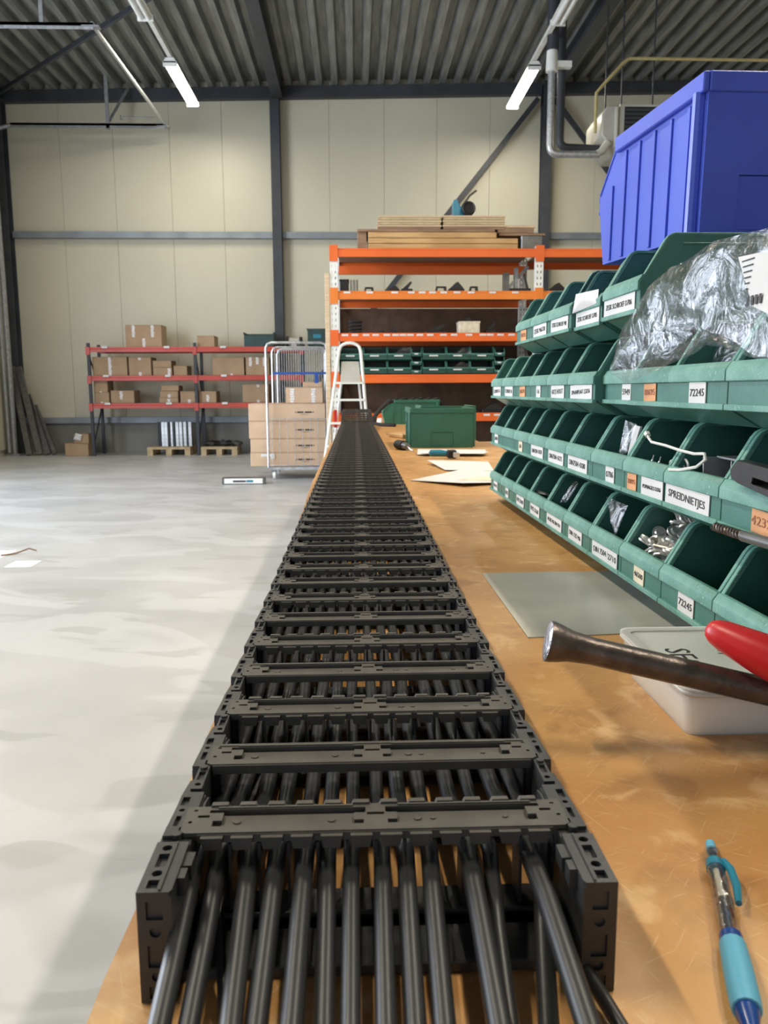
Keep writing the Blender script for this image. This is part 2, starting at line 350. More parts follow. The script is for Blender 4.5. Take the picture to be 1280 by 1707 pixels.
for x, side in ((-2.67, 'left'), (2.73, 'right')):
    z = 5.92
    solo('light_trunking', MB().box(x-.03, x+.03, -6, 14.75, z+.10, z+.16), MT['white'], 'white light trunking running under the roof, %s of the two runs' % side, 'trunking')
    luminaire(x, 12.85, 1.75, z, True, 'lit white tube light near the back wall, %s of the two' % side, 'lit tube lights')
    luminaire(x+(.03 if x < 0 else -.03), 9.0, 2.35, z-.02, False, 'unlit white light fixture further forward on the %s trunking' % side, 'unlit fixtures')
    luminaire(x, 4.2, 1.75, z, True, 'lit tube light above the work area on the %s trunking' % side, 'lit tube lights')
    luminaire(x, .2, 1.75, z, True, 'lit tube light above the front of the bench on the %s trunking' % side, 'lit tube lights')

# gas pipe, flue, heater
solo('gas_pipe', MB().tube([(3.43, 12, 4.75), (3.43, 12, 5.28), (3.50, 12, 5.36), (3.78, 12, 5.66), (3.86, 12, 5.725), (3.96, 12, 5.735), (8.5, 12, 5.72)], .022, 8), MT['yellow'],
     'thin yellow gas pipe bending under the roof to the heater', 'pipe')
ht = thing('unit_heater', 'beige hanging air heater with dark grille at upper right', 'heater', (3.9, 12.0, 4.45))
part('body', MB().prism([(3.52, 4.72), (3.74, 4.50), (4.9, 4.50), (4.9, 5.12), (3.60, 5.12), (3.52, 5.0)], 1, 12.0, 12.8), MT['heater'], ht, bevel=.02)
part('grille_frame', MB().box(3.76, 4.9, 11.97, 12.0, 4.52, 5.12), MT['heater'], ht)
for i in range(9): part('slat', MB().box(3.84, 4.84, 11.95, 11.975, 4.58+i*.056, 4.615+i*.056), MT['steel'], ht)
part('grille', MB().box(3.83, 4.85, 11.965, 11.97, 4.56, 5.09), MT['rubber'], ht)
part('front_trim', MB().tube([(3.72, 11.97, 4.55), (3.72, 11.97, 5.08)], .03, 10), MT['heater'], ht)
for xx in (3.62, 3.85, 4.3): part('hanger', MB().tube([(xx, 12.2, 5.1), (xx, 12.2, 6.62)], .012, 6), MT['steel'], ht)
def bend(p, q, r_, s_, rad, n=6):
    p, q, r_ = Vector(p), Vector(q), Vector(r_); a = (p-q).normalized(); b = (r_-q).normalized(); out = []
    for i in range(n+1):
        t = i/n; out.append((q+a*rad)*(1-t)**2 + q*2*t*(1-t) + (q+b*rad)*t*t)
    return [p]+out+[r_]
fl = thing('heater_flue', 'shiny metal flue pipe dropping from the roof beside the right column', 'flue', (2.79, 12.0, 4.45))
part('pipe', MB().tube(bend((2.79, 12, 5.6), (2.79, 12, 4.46), (3.50, 12, 4.46), 0, .12), .052, 12), MT['galv'], fl)
part('pipe', MB().tube(bend((2.99, 12.25, 6.5), (2.99, 12.25, 4.62), (3.56, 12.25, 4.60), 0, .12), .06, 12), MT['steel'], fl, )
part('roof_cap', MB().tube([(2.79, 12, 5.55), (2.79, 12, 5.60), (2.79, 12, 5.82)], [.085, .085, .075], 12).box(2.79, 3.06, 11.95, 12.05, 5.60, 5.68), MT['white'], fl)
part('pipe', MB().tube([(2.80, 12, 5.82), (2.80, 12, 6.62)], .085, 12), MT['steel'], fl)
part('elbow', MB().tube([(3.45, 12, 4.46), (3.53, 12, 4.50), (3.62, 12, 4.62)], [.05, .052, .052], 12), MT['heater'], fl)

# ================================================================== RED SHELVING with cartons
rs = thing('red_shelving', 'red and dark blue steel shelving against the back wall', 'shelving', (-2.8, 15.2, 0))
for x in (-4.75, -2.86, -.95):
    for y in (14.9, 15.5): part('upright', MB().box(x-.025, x+.025, y, y+.05, 0, 2.02), MT['navy'], rs)
    part('cross_brace', strut('b', (x, 14.95, .2), (x, 15.5, .85), .02, .02, None), MT['navy'], rs)
    part('cross_brace', strut('b', (x, 15.5, 1.1), (x, 14.95, 1.8), .02, .02, None), MT['navy'], rs)
for z in (1.95, 1.444, .952):
    for a, b in ((-4.725, -2.885), (-2.835, -.975)):
        for y in (14.89, 15.50): part('beam', MB().prism([(y, z-.09), (y+.04, z-.09), (y+.04, z), (y+.012, z), (y+.012, z-.03), (y, z-.04)], 0, a, b), MT['red'], rs)
        part('shelf_board', MB().box(a, b, 14.94, 15.5, z-.02, z), MT['galvd'], rs)
    for x in (-4.75, -2.86, -.95): part('connector', MB().box(x-.035, x+.035, 14.87, 14.895, z-.14, z+.0), MT['red'], rs)
    for x in (-4.45, -3.35, -2.35): part('ticket', MB().box(x-.05, x+.05, 14.872, 14.888, z-.025, z+.012), MT['paper'], rs)
def carton(x0, x1, y0, y1, z0, z1, label, tapes=(), m='carton', grp=None, name='cardboard_box'):
    t = thing(name, label, 'box', ((x0+x1)/2, (y0+y1)/2, z0), grp)
    part('body', MB().box(x0, x1, y0, y1, z0, z1-.006), MT[m], t, bevel=.006)
    ym = (y0+y1)/2
    part('flap', MB().box(x0, x1, y0, ym-.004, z1-.006, z1), MT[m], t); part('flap', MB().box(x0, x1, ym+.004, y1, z1-.006, z1), MT[m], t)
    for tx, a, b in tapes:
        X = x0+(x1-x0)*tx; h = z1-z0
        mb = MB(); zz = z0+h*a; i = 0
        while zz < z0+h*b-.004:
            z2 = min(zz+.032, z0+h*b); mb.box(X-.022-(i % 2)*.006, X+.022+(i % 3)*.005, y0-.003, y0, zz, z2-.006); zz = z2; i += 1
        part('tape', mb, MT['tape'], t)
    return t
G = 'cartons on the red shelving'
RB = [(-4.10,-3.46,1.952,2.34,'large brown carton on top of the red shelving, three white tape marks',[(.22,.45,1),(.75,.45,1),(.5,0,.4)]),
 (-2.83,-2.52,1.952,2.15,'small plain carton on the red shelving top, right of the large one',[]),
 (-4.715,-4.10,1.446,1.78,'wide carton with one white tape strip, leftmost on the middle red shelf',[(.5,0,1)]),
 (-4.07,-3.67,1.446,1.77,'square carton with two white marks, second on the middle red shelf',[(.5,.85,1),(.5,0,.2)]),
 (-3.64,-3.30,1.446,1.59,'low carton lying under another one, third on the middle red shelf',[(.85,.1,.9)]),
 (-3.27,-3.03,1.446,1.62,'small plain carton beside the middle upright on the middle red shelf',[]),
 (-4.715,-4.45,.954,1.15,'lower of two stacked cartons at the left end of the bottom red shelf',[(.5,0,.15)]),
 (-4.42,-4.00,.954,1.18,'carton with white tape, second from left on the bottom red shelf',[(.45,.3,.95)]),
 (-3.55,-3.21,.954,1.05,'bottom carton of the three-high stack on the bottom red shelf',[(.5,.2,.8)]),
 (-3.17,-2.90,.954,1.16,'carton between the three-high stack and the middle upright, bottom red shelf',[(.6,0,.3)]),
 (-2.83,-2.52,.954,1.16,'carton just right of the middle upright on the bottom red shelf',[(.5,.1,.7)]),
 (-2.57,-2.00,1.446,1.77,'large plain carton right of the middle upright on the middle red shelf',[(.6,0,.12)]),
 (-1.97,-1.55,1.446,1.77,'carton with three white tape marks on the middle red shelf near the cage',[(.2,.5,1),(.5,.6,1),(.8,.5,1)]),
 (-2.04,-1.57,.954,1.28,'carton with two white marks on the bottom red shelf behind the cage',[(.6,.85,1),(.6,0,.15)])]
for x0, x1, z0, z1, lb, tp in RB: carton(x0, x1, 15.0, 15.42, z0, z1, lb, tp, grp=G)
carton(-3.64, -3.31, 15.0, 15.40, 1.59, 1.71, 'flat carton lying on a taped one on the middle red shelf', [], grp=G)
carton(-4.715, -4.47, 15.0, 15.38, 1.15, 1.37, 'upper of two stacked cartons at the left end of the bottom red shelf', [(.5,0,.1)], grp=G)
carton(-3.53, -3.21, 15.0, 15.36, 1.05, 1.17, 'middle carton of the three-high stack on the bottom red shelf', [(.5,0,.5)], grp=G)
carton(-3.50, -3.19, 14.98, 15.35, 1.17, 1.265, 'top carton of the three-high stack on the bottom red shelf', [], grp=G)
carton(-5.28, -4.86, 14.95, 15.35, 0, .23, 'lower carton on the floor left of the red shelving', [])
carton(-5.12, -4.86, 15.0, 15.3, .23, .40, 'small carton with crumpled white paper on top of the floor carton', [])
pm = MB().pillow([(-5.13, 14.98, .30), (-5.0, 14.97, .27), (-4.96, 14.97, .38), (-5.08, 14.98, .42)], (0, -.03, 0), 4, .02, 3, 3)
solo('crumpled_paper', pm, MT['paper'], 'crumpled white paper hanging on the small floor carton', 'paper')
# dark crates and gear on the red shelving
def open_crate(x0, x1, y0, y1, z0, z1, m, name, label, lipped=True, tagm=None):
    t = thing(name, label, 'crate', ((x0+x1)/2, (y0+y1)/2, z0)); th = .012
    part('body', MB().box(x0, x1, y0, y1, z0, z0+th).box(x0, x0+th, y0, y1, z0+th, z1).box(x1-th, x1, y0, y1, z0+th, z1).box(x0+th, x1-th, y0, y0+th, z0+th, z1-(.05 if lipped else 0)).box(x0+th, x1-th, y1-th, y1, z0+th, z1), MT[m], t)
    part('rim', MB().box(x0-.012, x0+.0, y0-.01, y1+.01, z1-.03, z1+.004).box(x1, x1+.012, y0-.01, y1+.01, z1-.03, z1+.004).box(x0, x1, y1, y1+.012, z1-.03, z1+.004), MT[m], t)
    if tagm: part('sticker', MB().box(x0+.1, x1-.1, y0-.003, y0, z0+.13, z0+.2), MT[tagm], t)
    return t
open_crate(-1.98, -1.45, 14.95, 15.4, 1.952, 2.20, 'bcrate', 'plastic_crate', 'dark teal open crate on the red shelving top near the column')
open_crate(-.84, -.50, 14.98, 15.35, 1.97, 2.27, 'bcrate', 'plastic_crate', 'dark teal box with a light sticker beside the orange rack', False, 'teal')
part_ = MB().box(-.975, -.45, 14.9, 15.5, 1.93, 1.95)
rs2 = part('shelf_board', part_, MT['galvd'], rs)
mc = thing('bench_grinder', 'small grey and black machine on the red shelving behind the cage', 'machine', (-1.1, 15.2, 1.952))
part('housing', MB().tube([(-1.2, 15.2, 2.05), (-1.0, 15.2, 2.05)], .075, 12).box(-1.15, -1.05, 15.12, 15.28, 1.952, 2.03), MT['heater'], mc)
part('wheel', MB().tube([(-1.25, 15.2, 2.05), (-1.2, 15.2, 2.05)], .1, 14), MT['rubber'], mc); part('wheel', MB().tube([(-1.0, 15.2, 2.05), (-.95, 15.2, 2.05)], .09, 14), MT['rubber'], mc)
# pallets
def pallet(x0, x1, y0, y1, label):
    t = thing('wooden_pallet', label, 'pallet', ((x0+x1)/2, (y0+y1)/2, 0), 'pallets on the floor')
    for x in (x0, (x0+x1)/2-.05, x1-.1):
        for y in (y0, (y0+y1)/2-.05, y1-.1): part('block', MB().box(x, x+.1, y, y+.1, .02, .11), MT['pallet'], t)
        part('runner', MB().box(x, x+.1, y0, y1, 0, .02), MT['pallet'], t)
    for y in (y0, (y0+y1)/2-.05, y1-.1): part('stringer', MB().box(x0, x1, y, y+.1, .11, .13), MT['pallet'], t)
    n = 5
    for i in range(n):
        y = y0+(y1-y0-.1)*i/(n-1); part('deck_board', MB().box(x0, x1, y, y+.1, .13, .15), MT['pallet'], t)
    return t
pallet(-3.80, -3.02, 14.95, 15.55, 'low wooden pallet with upright metal profiles beneath the red shelving')
pallet(-2.82, -2.16, 14.92, 15.5, 'low wooden pallet with dark sacking beneath the red shelving')
random.seed(3); xx = -3.66; i = 0
while xx < -3.08:
    wd = random.choice((.025, .04, .055)); y = 15.2+random.uniform(-.05, .05)
    solo('metal_profile', MB().box(xx, xx+wd, y, y+.012, .15, .60).box(xx, xx+.008, y+.012, y+.07, .15, .60).box(xx+wd-.008, xx+wd, y+.012, y+.07, .15, .60), MT['galv'] if wd > .03 else MT['steel'],
         'short metal profile standing upright on the left pallet, %s from the left' % ORD[i], 'profile', 'upright profiles on the left pallet', bevel=.002); xx += wd+.012; i += 1
random.seed(5)
for i in range(5):
    cx = -2.70+i*.12; pts = [(cx-.12, 15.1, .15), (cx+.1, 15.05, .15), (cx+.13, 15.3, .17), (cx-.1, 15.32, .17)]
    solo('dark_sack', MB().pillow([(p[0], p[1], .20) for p in pts], (0, 0, .05), 4, .03, i, 3), MT['darkp'] if i % 2 else MT['greyst'], 'crumpled dark sack heaped on the right pallet, %s from the left' % ORD[i], 'sack', 'dark sacks on the right pallet')
# leaning dark planks
for i, (xa, xb) in enumerate(((-6.33, -5.98), (-6.24, -5.82), (-6.13, -5.70), (-6.05, -5.6))):
    y0 = 15.15+i*.07
    a = Vector((xb, y0-.05, .02)); b = Vector((xa-.02+.02*i, 15.50+.02*i, (1.62, 1.62, 1.1, .9)[i])); solo('leaning_plank', strut('p', a, b, .10, .05, None), MT['greyst'],
      'long dark plank leaning in the left corner, %s from the left' % ORD[i], 'plank', 'planks leaning in the corner')

# ================================================================== ORANGE PALLET RACK
rk = thing('orange_rack', 'tall orange pallet rack with galvanised uprights at the far end of the hall', 'rack', (1.0, 10.5, 0))
YF, YB = 10.0, 10.95
def upright(x, y):
    mb = MB(); w = .095
    holes = []; z = .10
    while z < 2.86:
        holes += [[(-.027,z),(-.015,z),(-.019,z+.03),(-.031,z+.03)], [(.027,z+.03),(.015,z+.03),(.011,z),(.023,z)]]; z += .07
    f = flat2d([(-w/2, 0), (w/2, 0), (w/2, 2.87), (-w/2, 2.87)], holes, 0, .004)
    mb.add([(x+v[0], y-v[2], v[1]) for v in f.v], f.f)
    mb.box(x-w/2, x-w/2+.004, y, y+.07, 0, 2.87).box(x+w/2-.004, x+w/2, y, y+.07, 0, 2.87)
    part('upright', mb, MT['white'], rk, smooth=False)
for x in (-.235, 2.235, 4.7):
    upright(x, YF+.0); upright(x, YB)
    part('foot_plate', MB().box(x-.07, x+.07, YF-.03, YF+.1, 0, .008), MT['galvd'], rk)
    for a, b in ((.3, 1.1), (1.1, 1.9), (1.9, 2.7)):
        part('lattice_brace', strut('l', (x, YF+.07, a), (x, YB, b), .03, .02, None), MT['galvd'], rk)
lev = [(2.838, 'orange'), (2.345, 'amber'), (1.851, 'orange'), (1.356, 'orange'), (.887, 'orange')]
for z, m in lev:
    for a, b in ((-.187, 2.187), (2.283, 4.65)):
        for y, mm in ((YF-.02, m), (YB+.04, 'orange')):
            part('beam', MB().prism([(y, z-.10), (y+.045, z-.10), (y+.045, z), (y+.015, z), (y+.015, z-.02), (y, z-.025)], 0, a, b), MT[mm], rk)
        part('shelf_board', MB().box(a, b, YF+.03, YB+.03, z-.018, z-.0), MT['oldwood'] if z > 2 else MT['chip'], rk)
    for x in (-.235, 2.235, 4.7):
        part('beam_connector', MB().box(x-.05, x+.05, YF-.028, YF-.006, z-.15, z+.035), MT[m], rk)
part('beam', MB().box(-.187, 2.187, YB-.35, YB-.30, 2.62, 2.72), MT['orange'], rk)
for a, b in ((-.28, 2.235), (2.24, 4.72)):
    part('back_panel', MB().box(a, b, YB+.12, YB+.14, .1, 1.34), MT['chip'], rk); part('back_panel', MB().box(a, b, YB+.12, YB+.14, 1.36, 2.24), MT['chip'], rk)
for xs, z, hh in (((-.08,.19,.49,.69,.82,.945,1.08,1.24,1.41,1.67,1.945), 2.325, .011), ((-.11,.01,.145,.26,.395,.50,.59,.68,.795,.92,1.08,1.21,1.39,1.56,1.65,1.775,1.91), 1.826, .011), ((2.3, 1.75, 1.62), .862, .011)):
    for x in xs: part('ticket', MB().box(x-.04, x+.04, YF-.0235, YF-.0205, z-hh, z+hh), MT['paper'], rk)
# leaning boards beside the rack
solo('tall_board', MB().box(-.345, -.29, 9.98, 10.0, 0, 2.55), MT['board2'], 'tall narrow wooden board standing against the left side of the orange rack', 'board', bevel=.003)
# boards on the top
PB = [(.18,1.98,2.84,2.90,'board','bottom long board of the stack on the orange rack'),(.18,1.98,2.905,2.965,'board','second long board from the bottom on the orange rack'),
 (.18,1.72,2.97,3.035,'board','third long board from the bottom on the orange rack'),
 (.05,1.70,3.04,3.068,'oldwood','thin dark board with its end sticking out left on the orange rack stack')]
for x0,x1,z0,z1,m,lb in PB: solo('long_board', MB().box(x0,x1,10.05,10.75,z0,z1), MT[m], lb, 'board', 'long boards on the orange rack', bevel=.005)
solo('support_block', MB().box(.05, .16, 10.1, 10.6, 2.84, 3.04), MT['oldwood'], 'dark upright block under the overhanging board end on the orange rack', 'block', bevel=.004)
solo('short_board', MB().box(1.74, 2.18, 10.1, 10.7, 3.035, 3.10), MT['oldwood'], 'short brown board at the right end of the stack on the rack', 'board', bevel=.004)
solo('short_board', MB().box(1.72, 2.20, 10.1, 10.7, 3.10, 3.125), MT['board2'], 'short pale board on top at the right end of the rack stack', 'board', bevel=.004)
solo('bearer_board', MB().box(1.76, 2.32, 10.1, 10.65, 3.005, 3.033), MT['oldwood'], 'thin bearer board carrying the short boards at the rack stack', 'board', bevel=.004)
solo('packing_scrap', MB().box(2.02, 2.28, 10.05, 10.5, 2.84, 3.0), MT['greyst'], 'grey scrap block on the orange rack beside the middle upright', 'block', bevel=.01)
for sx, x0, x1, nm in ((0, .30, 1.06, 'left'), (1, 1.075, 1.83, 'right')):
    for i in range(3):
        z0 = (3.07 if sx == 0 else 3.07)+i*.055+(.003 if sx else 0)
        t = thing('framed_panel', '%s wooden framed panel of the %s pile on top of the rack' % (('lowest', 'middle', 'topmost')[i], nm), 'panel', ((x0+x1)/2, 10.4, z0), 'framed panels on the rack')
        part('face', MB().box(x0, x1, 10.08, 10.72, z0+.032, z0+.05), MT['board2'], t, bevel=.003)
        part('frame', MB().box(x0+.01, x1-.01, 10.09, 10.13, z0, z0+.032).box(x0+.01, x1-.01, 10.67, 10.71, z0, z0+.032).box(x0+.01, x0+.06, 10.13, 10.67, z0, z0+.032).box(x1-.06, x1-.01, 10.13, 10.67, z0, z0+.032), MT['pallet' if i else 'oldwood'], t, bevel=.003)
sw = thing('blue_machine', 'teal blue machine with a black wheel on the boards above the rack', 'machine', (1.33, 10.3, 3.25))
part('housing', MB().prism([(1.22, 3.238), (1.38, 3.238), (1.36, 3.40), (1.30, 3.36), (1.26, 3.45), (1.22, 3.44)], 1, 10.2, 10.42), MT['teal'], sw, bevel=.008)
part('wheel', MB().tube([(1.39, 10.13, 3.325), (1.39, 10.17, 3.325)], .085, 18), MT['rubber'], sw)
part('wheel_rim', MB().tube([(1.39+.07*math.cos(a*.3927), 10.12, 3.325+.07*math.sin(a*.3927)) for a in range(16)], .012, 6, True), MT['darkp'], sw)
part('handle', MB().tube([(1.33, 10.25, 3.38), (1.42, 10.25, 3.50), (1.50, 10.25, 3.56)], .012, 8), MT['greyst'], sw)
# items on rack levels
def gear(x0, x1, z0, z1, kind, label, y=10.25, m='darkp', name='machine_part'):
    t = thing(name, label, 'part', ((x0+x1)/2, y, z0)); w = x1-x0; h = z1-z0
    if kind == 'bracket':
        part('base', MB().box(x0, x1, y-.05, y+.1, z0, z0+h*.35), MT[m], t, bevel=.006)
        part('arm', MB().prism([(x0+w*.1, z0+h*.35), (x0+w*.6, z0+h*.35), (x0+w*.98, z1-h*.1), (x0+w*.85, z1)], 1, y, y+.06), MT[m], t)
    elif kind == 'ring':
        f = flat2d([(x0, z0), (x1, z0), (x1-.01, z1), (x0+.02, z1)], [[(x0+.03, z0+.014), (x1-.03, z0+.014), (x1-.035, z1-.014), (x0+.035, z1-.014)]], 0, .08)
        part('frame', MB().add([(v[0], y+v[2], v[1]) for v in f.v], f.f), MT[m], t, smooth=False)
    elif kind == 'hump':
        part('base', MB().box(x0, x1, y-.06, y+.1, z0, z0+h*.3), MT[m], t, bevel=.006)
        part('crown', MB().prism([(x0, z0+h*.3), (x1, z0+h*.3), (x1-w*.15, z0+h*.6), (x0+w*.6, z1), (x0+w*.45, z1-h*.1), (x0+w*.2, z0+h*.55)], 1, y-.04, y+.06), MT[m], t)
    elif kind == 'slats':
        for i in range(5): part('plate', MB().box(x0+w*i/5, x0+w*i/5+.012, y-.05, y+.25, z0, z1), MT['galvd' if i % 2 else 'steel'], t)
    elif kind == 'coil':
        for i in range(4):
            zc = z0+h*(.12+.22*i); part('loop', MB().tube([((x0+x1)/2+(w/2-.012)*math.cos(a*.449), y+(w/2-.012)*.6*math.sin(a*.449), zc) for a in range(14)], .013, 6, True), MT[m], t)
    else:
        part('body', MB().box(x0, x1, y-.1, y+.15, z0, z1), MT[m], t, bevel=.01); part('lid', MB().box(x0-.005, x1+.005, y-.105, y+.155, z1-.02, z1), MT[m], t, bevel=.004)
    return t
z = 2.345
gear(-.17, -.06, z, 2.50, 'box', 'small black case at the left end of the second rack shelf')
gear(-.04, .06, z, 2.50, 'slats', 'row of thin grey plates standing beside the black case')
gear(.12, .25, z, 2.42, 'ring', 'low black frame left of centre on the second rack shelf')
gear(.41, .57, z, 2.44, 'hump', 'dark lumpy part on the second rack shelf, left of the bracket')
gear(.58, .72, z, 2.49, 'bracket', 'dark bracket with a raised arm on the second rack shelf')
gear(1.0, 1.15, z, 2.43, 'ring', 'black rectangular frame beside the peaked part on the second shelf')
gear(1.16, 1.36, z, 2.48, 'hump', 'peaked black part on the second rack shelf right of centre')
gear(1.42, 1.54, z, 2.43, 'ring', 'small black open frame second from right on the second shelf')
fr = thing('steel_stand', 'grey angular stand at the right end of the second rack shelf', 'frame', (2.0, 10.35, z))
part('post', MB().box(1.86, 1.93, 10.3, 10.4, z, 2.60), MT['greyst'], fr); part('rail', strut('r', (1.93, 10.35, 2.42), (2.17, 10.35, 2.68), .04, .03, None), MT['galvd'], fr)
part('post', MB().box(2.0, 2.04, 10.3, 10.4, z, 2.66), MT['galvd'], fr); part('base', MB().box(1.93, 2.18, 10.2, 10.45, z, 2.40), MT['darkp'], fr)
for x0, x1, kd, lb in ((2.4, 2.62, 'hump', 'first'), (2.75, 2.95, 'bracket', 'second'), (3.1, 3.3, 'ring', 'third')):
    gear(x0, x1, z, 2.47, kd, 'dark part on the right bay of the second shelf, %s from its upright' % lb)
z = 1.851
gear(-.07, .10, z, 2.04, 'coil', 'dark blue coil at the left of the third rack shelf', m='navy')
gear(.29, .40, z, 1.90, 'hump', 'low black lump left on the third rack shelf')
gear(.45, .53, z, 1.94, 'hump', 'small pointed black part on the third rack shelf')
gear(.88, 1.14, z, 1.97, 'bracket', 'long dark part in the middle of the third rack shelf')
gear(1.29, 1.55, z, 2.0, 'box', 'cream coloured carton on the third rack shelf', m='cream', name='cream_carton')
gear(1.36, 1.46, 2.0, 2.05, 'hump', 'black part lying on top of the cream carton')
gear(1.63, 1.76, z, 2.0, 'bracket', 'dark upright bracket right of the cream carton')
z = .887
for i, x0 in enumerate((1.25, 1.6, 1.95, 2.4)): gear(x0, x0+.28, z, z+.09+.02*(i % 2), 'hump', 'heap of black cable on the low rack shelf, %s from the left' % ORD[i])

# ================================================================== BINS (shared builder)
def bin_meshes(w, D, h, lipz0, lipz1, slope, setb, t=.0035, rim=.0065, ribs=0, recess=False):
    """local: x into the bin from the lip face, y 0..w, z 0..h ; opening on the -x side"""
    rr = h*.07
    side = [(setb, 0), (D-.004, 0), (D, .004), (D, h), (slope+rr*1.2, h), (slope+rr*.3, h-rr*.35), (slope-.001, h-rr), (.002, lipz1-.002), (.002, lipz0+.002)]
    b = MB().prism(side, 1, 0, t).prism(side, 1, w-t, w)
    b.box(setb, D, t, w-t, 0, t).box(D-t, D, t, w-t, t, h)
    b.prism([(0, lipz0), (t, lipz0), (t+setb-.001, t), (setb-.001, 0), ], 1, t, w-t)
    b.box(0, t, 0, w, lipz0, lipz1-.002)
    if ribs:
        for i in range(ribs):
            xx = D*(.17+.72*i/(ribs-1)); b.box(xx-.004, xx+.004, -.003, 0, .004, h*.86 if xx > slope+.03 else lipz1); b.box(xx-.004, xx+.004, w, w+.003, .004, h*.86 if xx > slope+.03 else lipz1)
    else:
        zz = h-.014; b.box(slope+.02, D, -.0012, 0, zz, zz+.003).box(slope+.02, D, t, t+.0012, zz, zz+.003)
        b.box(D-t-.0012, D-t, t, w-t, zz, zz+.003)
    if recess:
        f = flat2d(rect(0, w, .0, h), [rect(w*recess[0], w*recess[1], .006, h*recess[2])], 0, .004); b.add([(D+v[2], v[0], v[1]) for v in f.v], f.f)
    # rim: thickened edges, flange of the lip
    r_ = MB(); e = (rim-t)/2
    up_ = [(.001, lipz1-.004), (slope-.003, h-rr), (slope+rr*.2, h-rr*.3), (slope+rr*1.1, h+.001), (slope+rr*1.3, h-.004), (slope+rr*.7, h-rr*.6), (slope+.002, h-rr-.003), (.006, lipz1-.006)]
    for y0 in (-e if ribs else .0, w-t-e if ribs else w-rim): r_.prism(up_, 1, y0, y0+rim)
    r_.box(slope+rr, D, 0, rim, h-.003, h+.001).box(slope+rr, D, w-rim, w, h-.003, h+.001).box(D-.006, D+.003, 0, w, h-.004, h+.001)
    if ribs: r_.box(slope+rr, D+.006, -.008, 0, h-.022, h+.001).box(slope+rr, D+.006, w, w+.008, h-.022, h+.001).box(D, D+.008, 0, w, h-.022, h+.001)
    fl_ = [(-.0035, lipz1-.017), (0, lipz1-.018), (0, lipz1-.008), (.010, lipz1-.001), (.007, lipz1+.002), (.002, lipz1+.002), (-.0035, lipz1-.006)]
    r_.prism(fl_, 1, 0, w); r_.prism([(-.004, lipz0-.003), (.002, lipz0-.003), (.002, lipz0+.003), (-.004, lipz0+.003)], 1, 0, w)
    return b, r_
W0 = .1372
b_, r_ = bin_meshes(W0, .225, .112, .020, .062, .031, .036)
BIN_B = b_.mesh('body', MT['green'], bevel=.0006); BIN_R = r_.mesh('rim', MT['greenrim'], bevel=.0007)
# darker inside: separate liner part (inner faces of side walls and back)
rows = {'bottom': (.904, 0, 12), 'third': (1.0185, 0, 11), 'second': (1.132, 0, 10), 'top': (1.2455, 2, 6)}
LAB = {
 ('bottom',0):[(.5,.05,'w','4X16 VZ')], ('bottom',1):[(.5,.034,'w','4X25')], ('bottom',2):[(.5,.07,'w','RVS 5X40')], ('bottom',3):[(.45,.075,'w','RVS 5X60')],
 ('bottom',4):[(.5,.10,'w','MOER M6 DIN 934')], ('bottom',5):[(.45,.075,'w','DIN 125 M6')], ('bottom',6):[(.42,.085,'w','DIN 7504 K'),(.78,.04,'w','2710')], ('bottom',7):[(.5,.034,'c','46500')], ('bottom',8):[(.52,.04,'w','72245')],
 ('bottom',9):[(.5,.04,'w','72246')],
 ('third',0):[(.5,.044,'w','38450')], ('third',2):[(.45,.034,'c','60')], ('third',3):[(.5,.095,'w','DIN7504 4X70')], ('third',4):[(.5,.10,'w','DIN7504 4X75')], ('third',5):[(.45,.105,'w','DIN7504 4X80')],
 ('third',6):[(.6,.036,'w','0786')], ('third',7):[(.22,.032,'o','20895'),(.74,.068,'w','POPNAGELS D3X6')], ('third',8):[(.43,.112,'w','SPREIDNIETJES')], ('third',9):[(.62,.045,'o','42321')],
 ('second',0):[(.5,.09,'w','SCHROEF 16')], ('second',1):[(.5,.085,'w','SCHROEF 20')], ('second',2):[(.5,.05,'o','88670')], ('second',3):[(.5,.034,'w','16')], ('second',4):[(.5,.085,'w','4X12 HOUT')], ('second',5):[(.5,.115,'w','SPAANPLAAT 3,5X16')],
 ('second',6):[(.70,.034,'w','5949')], ('second',7):[(.50,.038,'o','88695')], ('second',8):[(.53,.04,'w','72245')], ('second',9):[(.75,.04,'w','5950')],
 ('top',2):[(.5,.05,'o','80705')], ('top',3):[(.5,.10,'w','ZESK M6X30')], ('top',4):[(.5,.11,'w','ZESK SCHROEF M8')], ('top',5):[(.5,.12,'w','ZESK SCHROEF D705')], ('top',6):[(.45,.12,'w','ZESK SCHROEF D706')]}
LABDESC = {'w': 'white label ', 'c': 'cream label ', 'o': 'orange label '}
tcache = {}
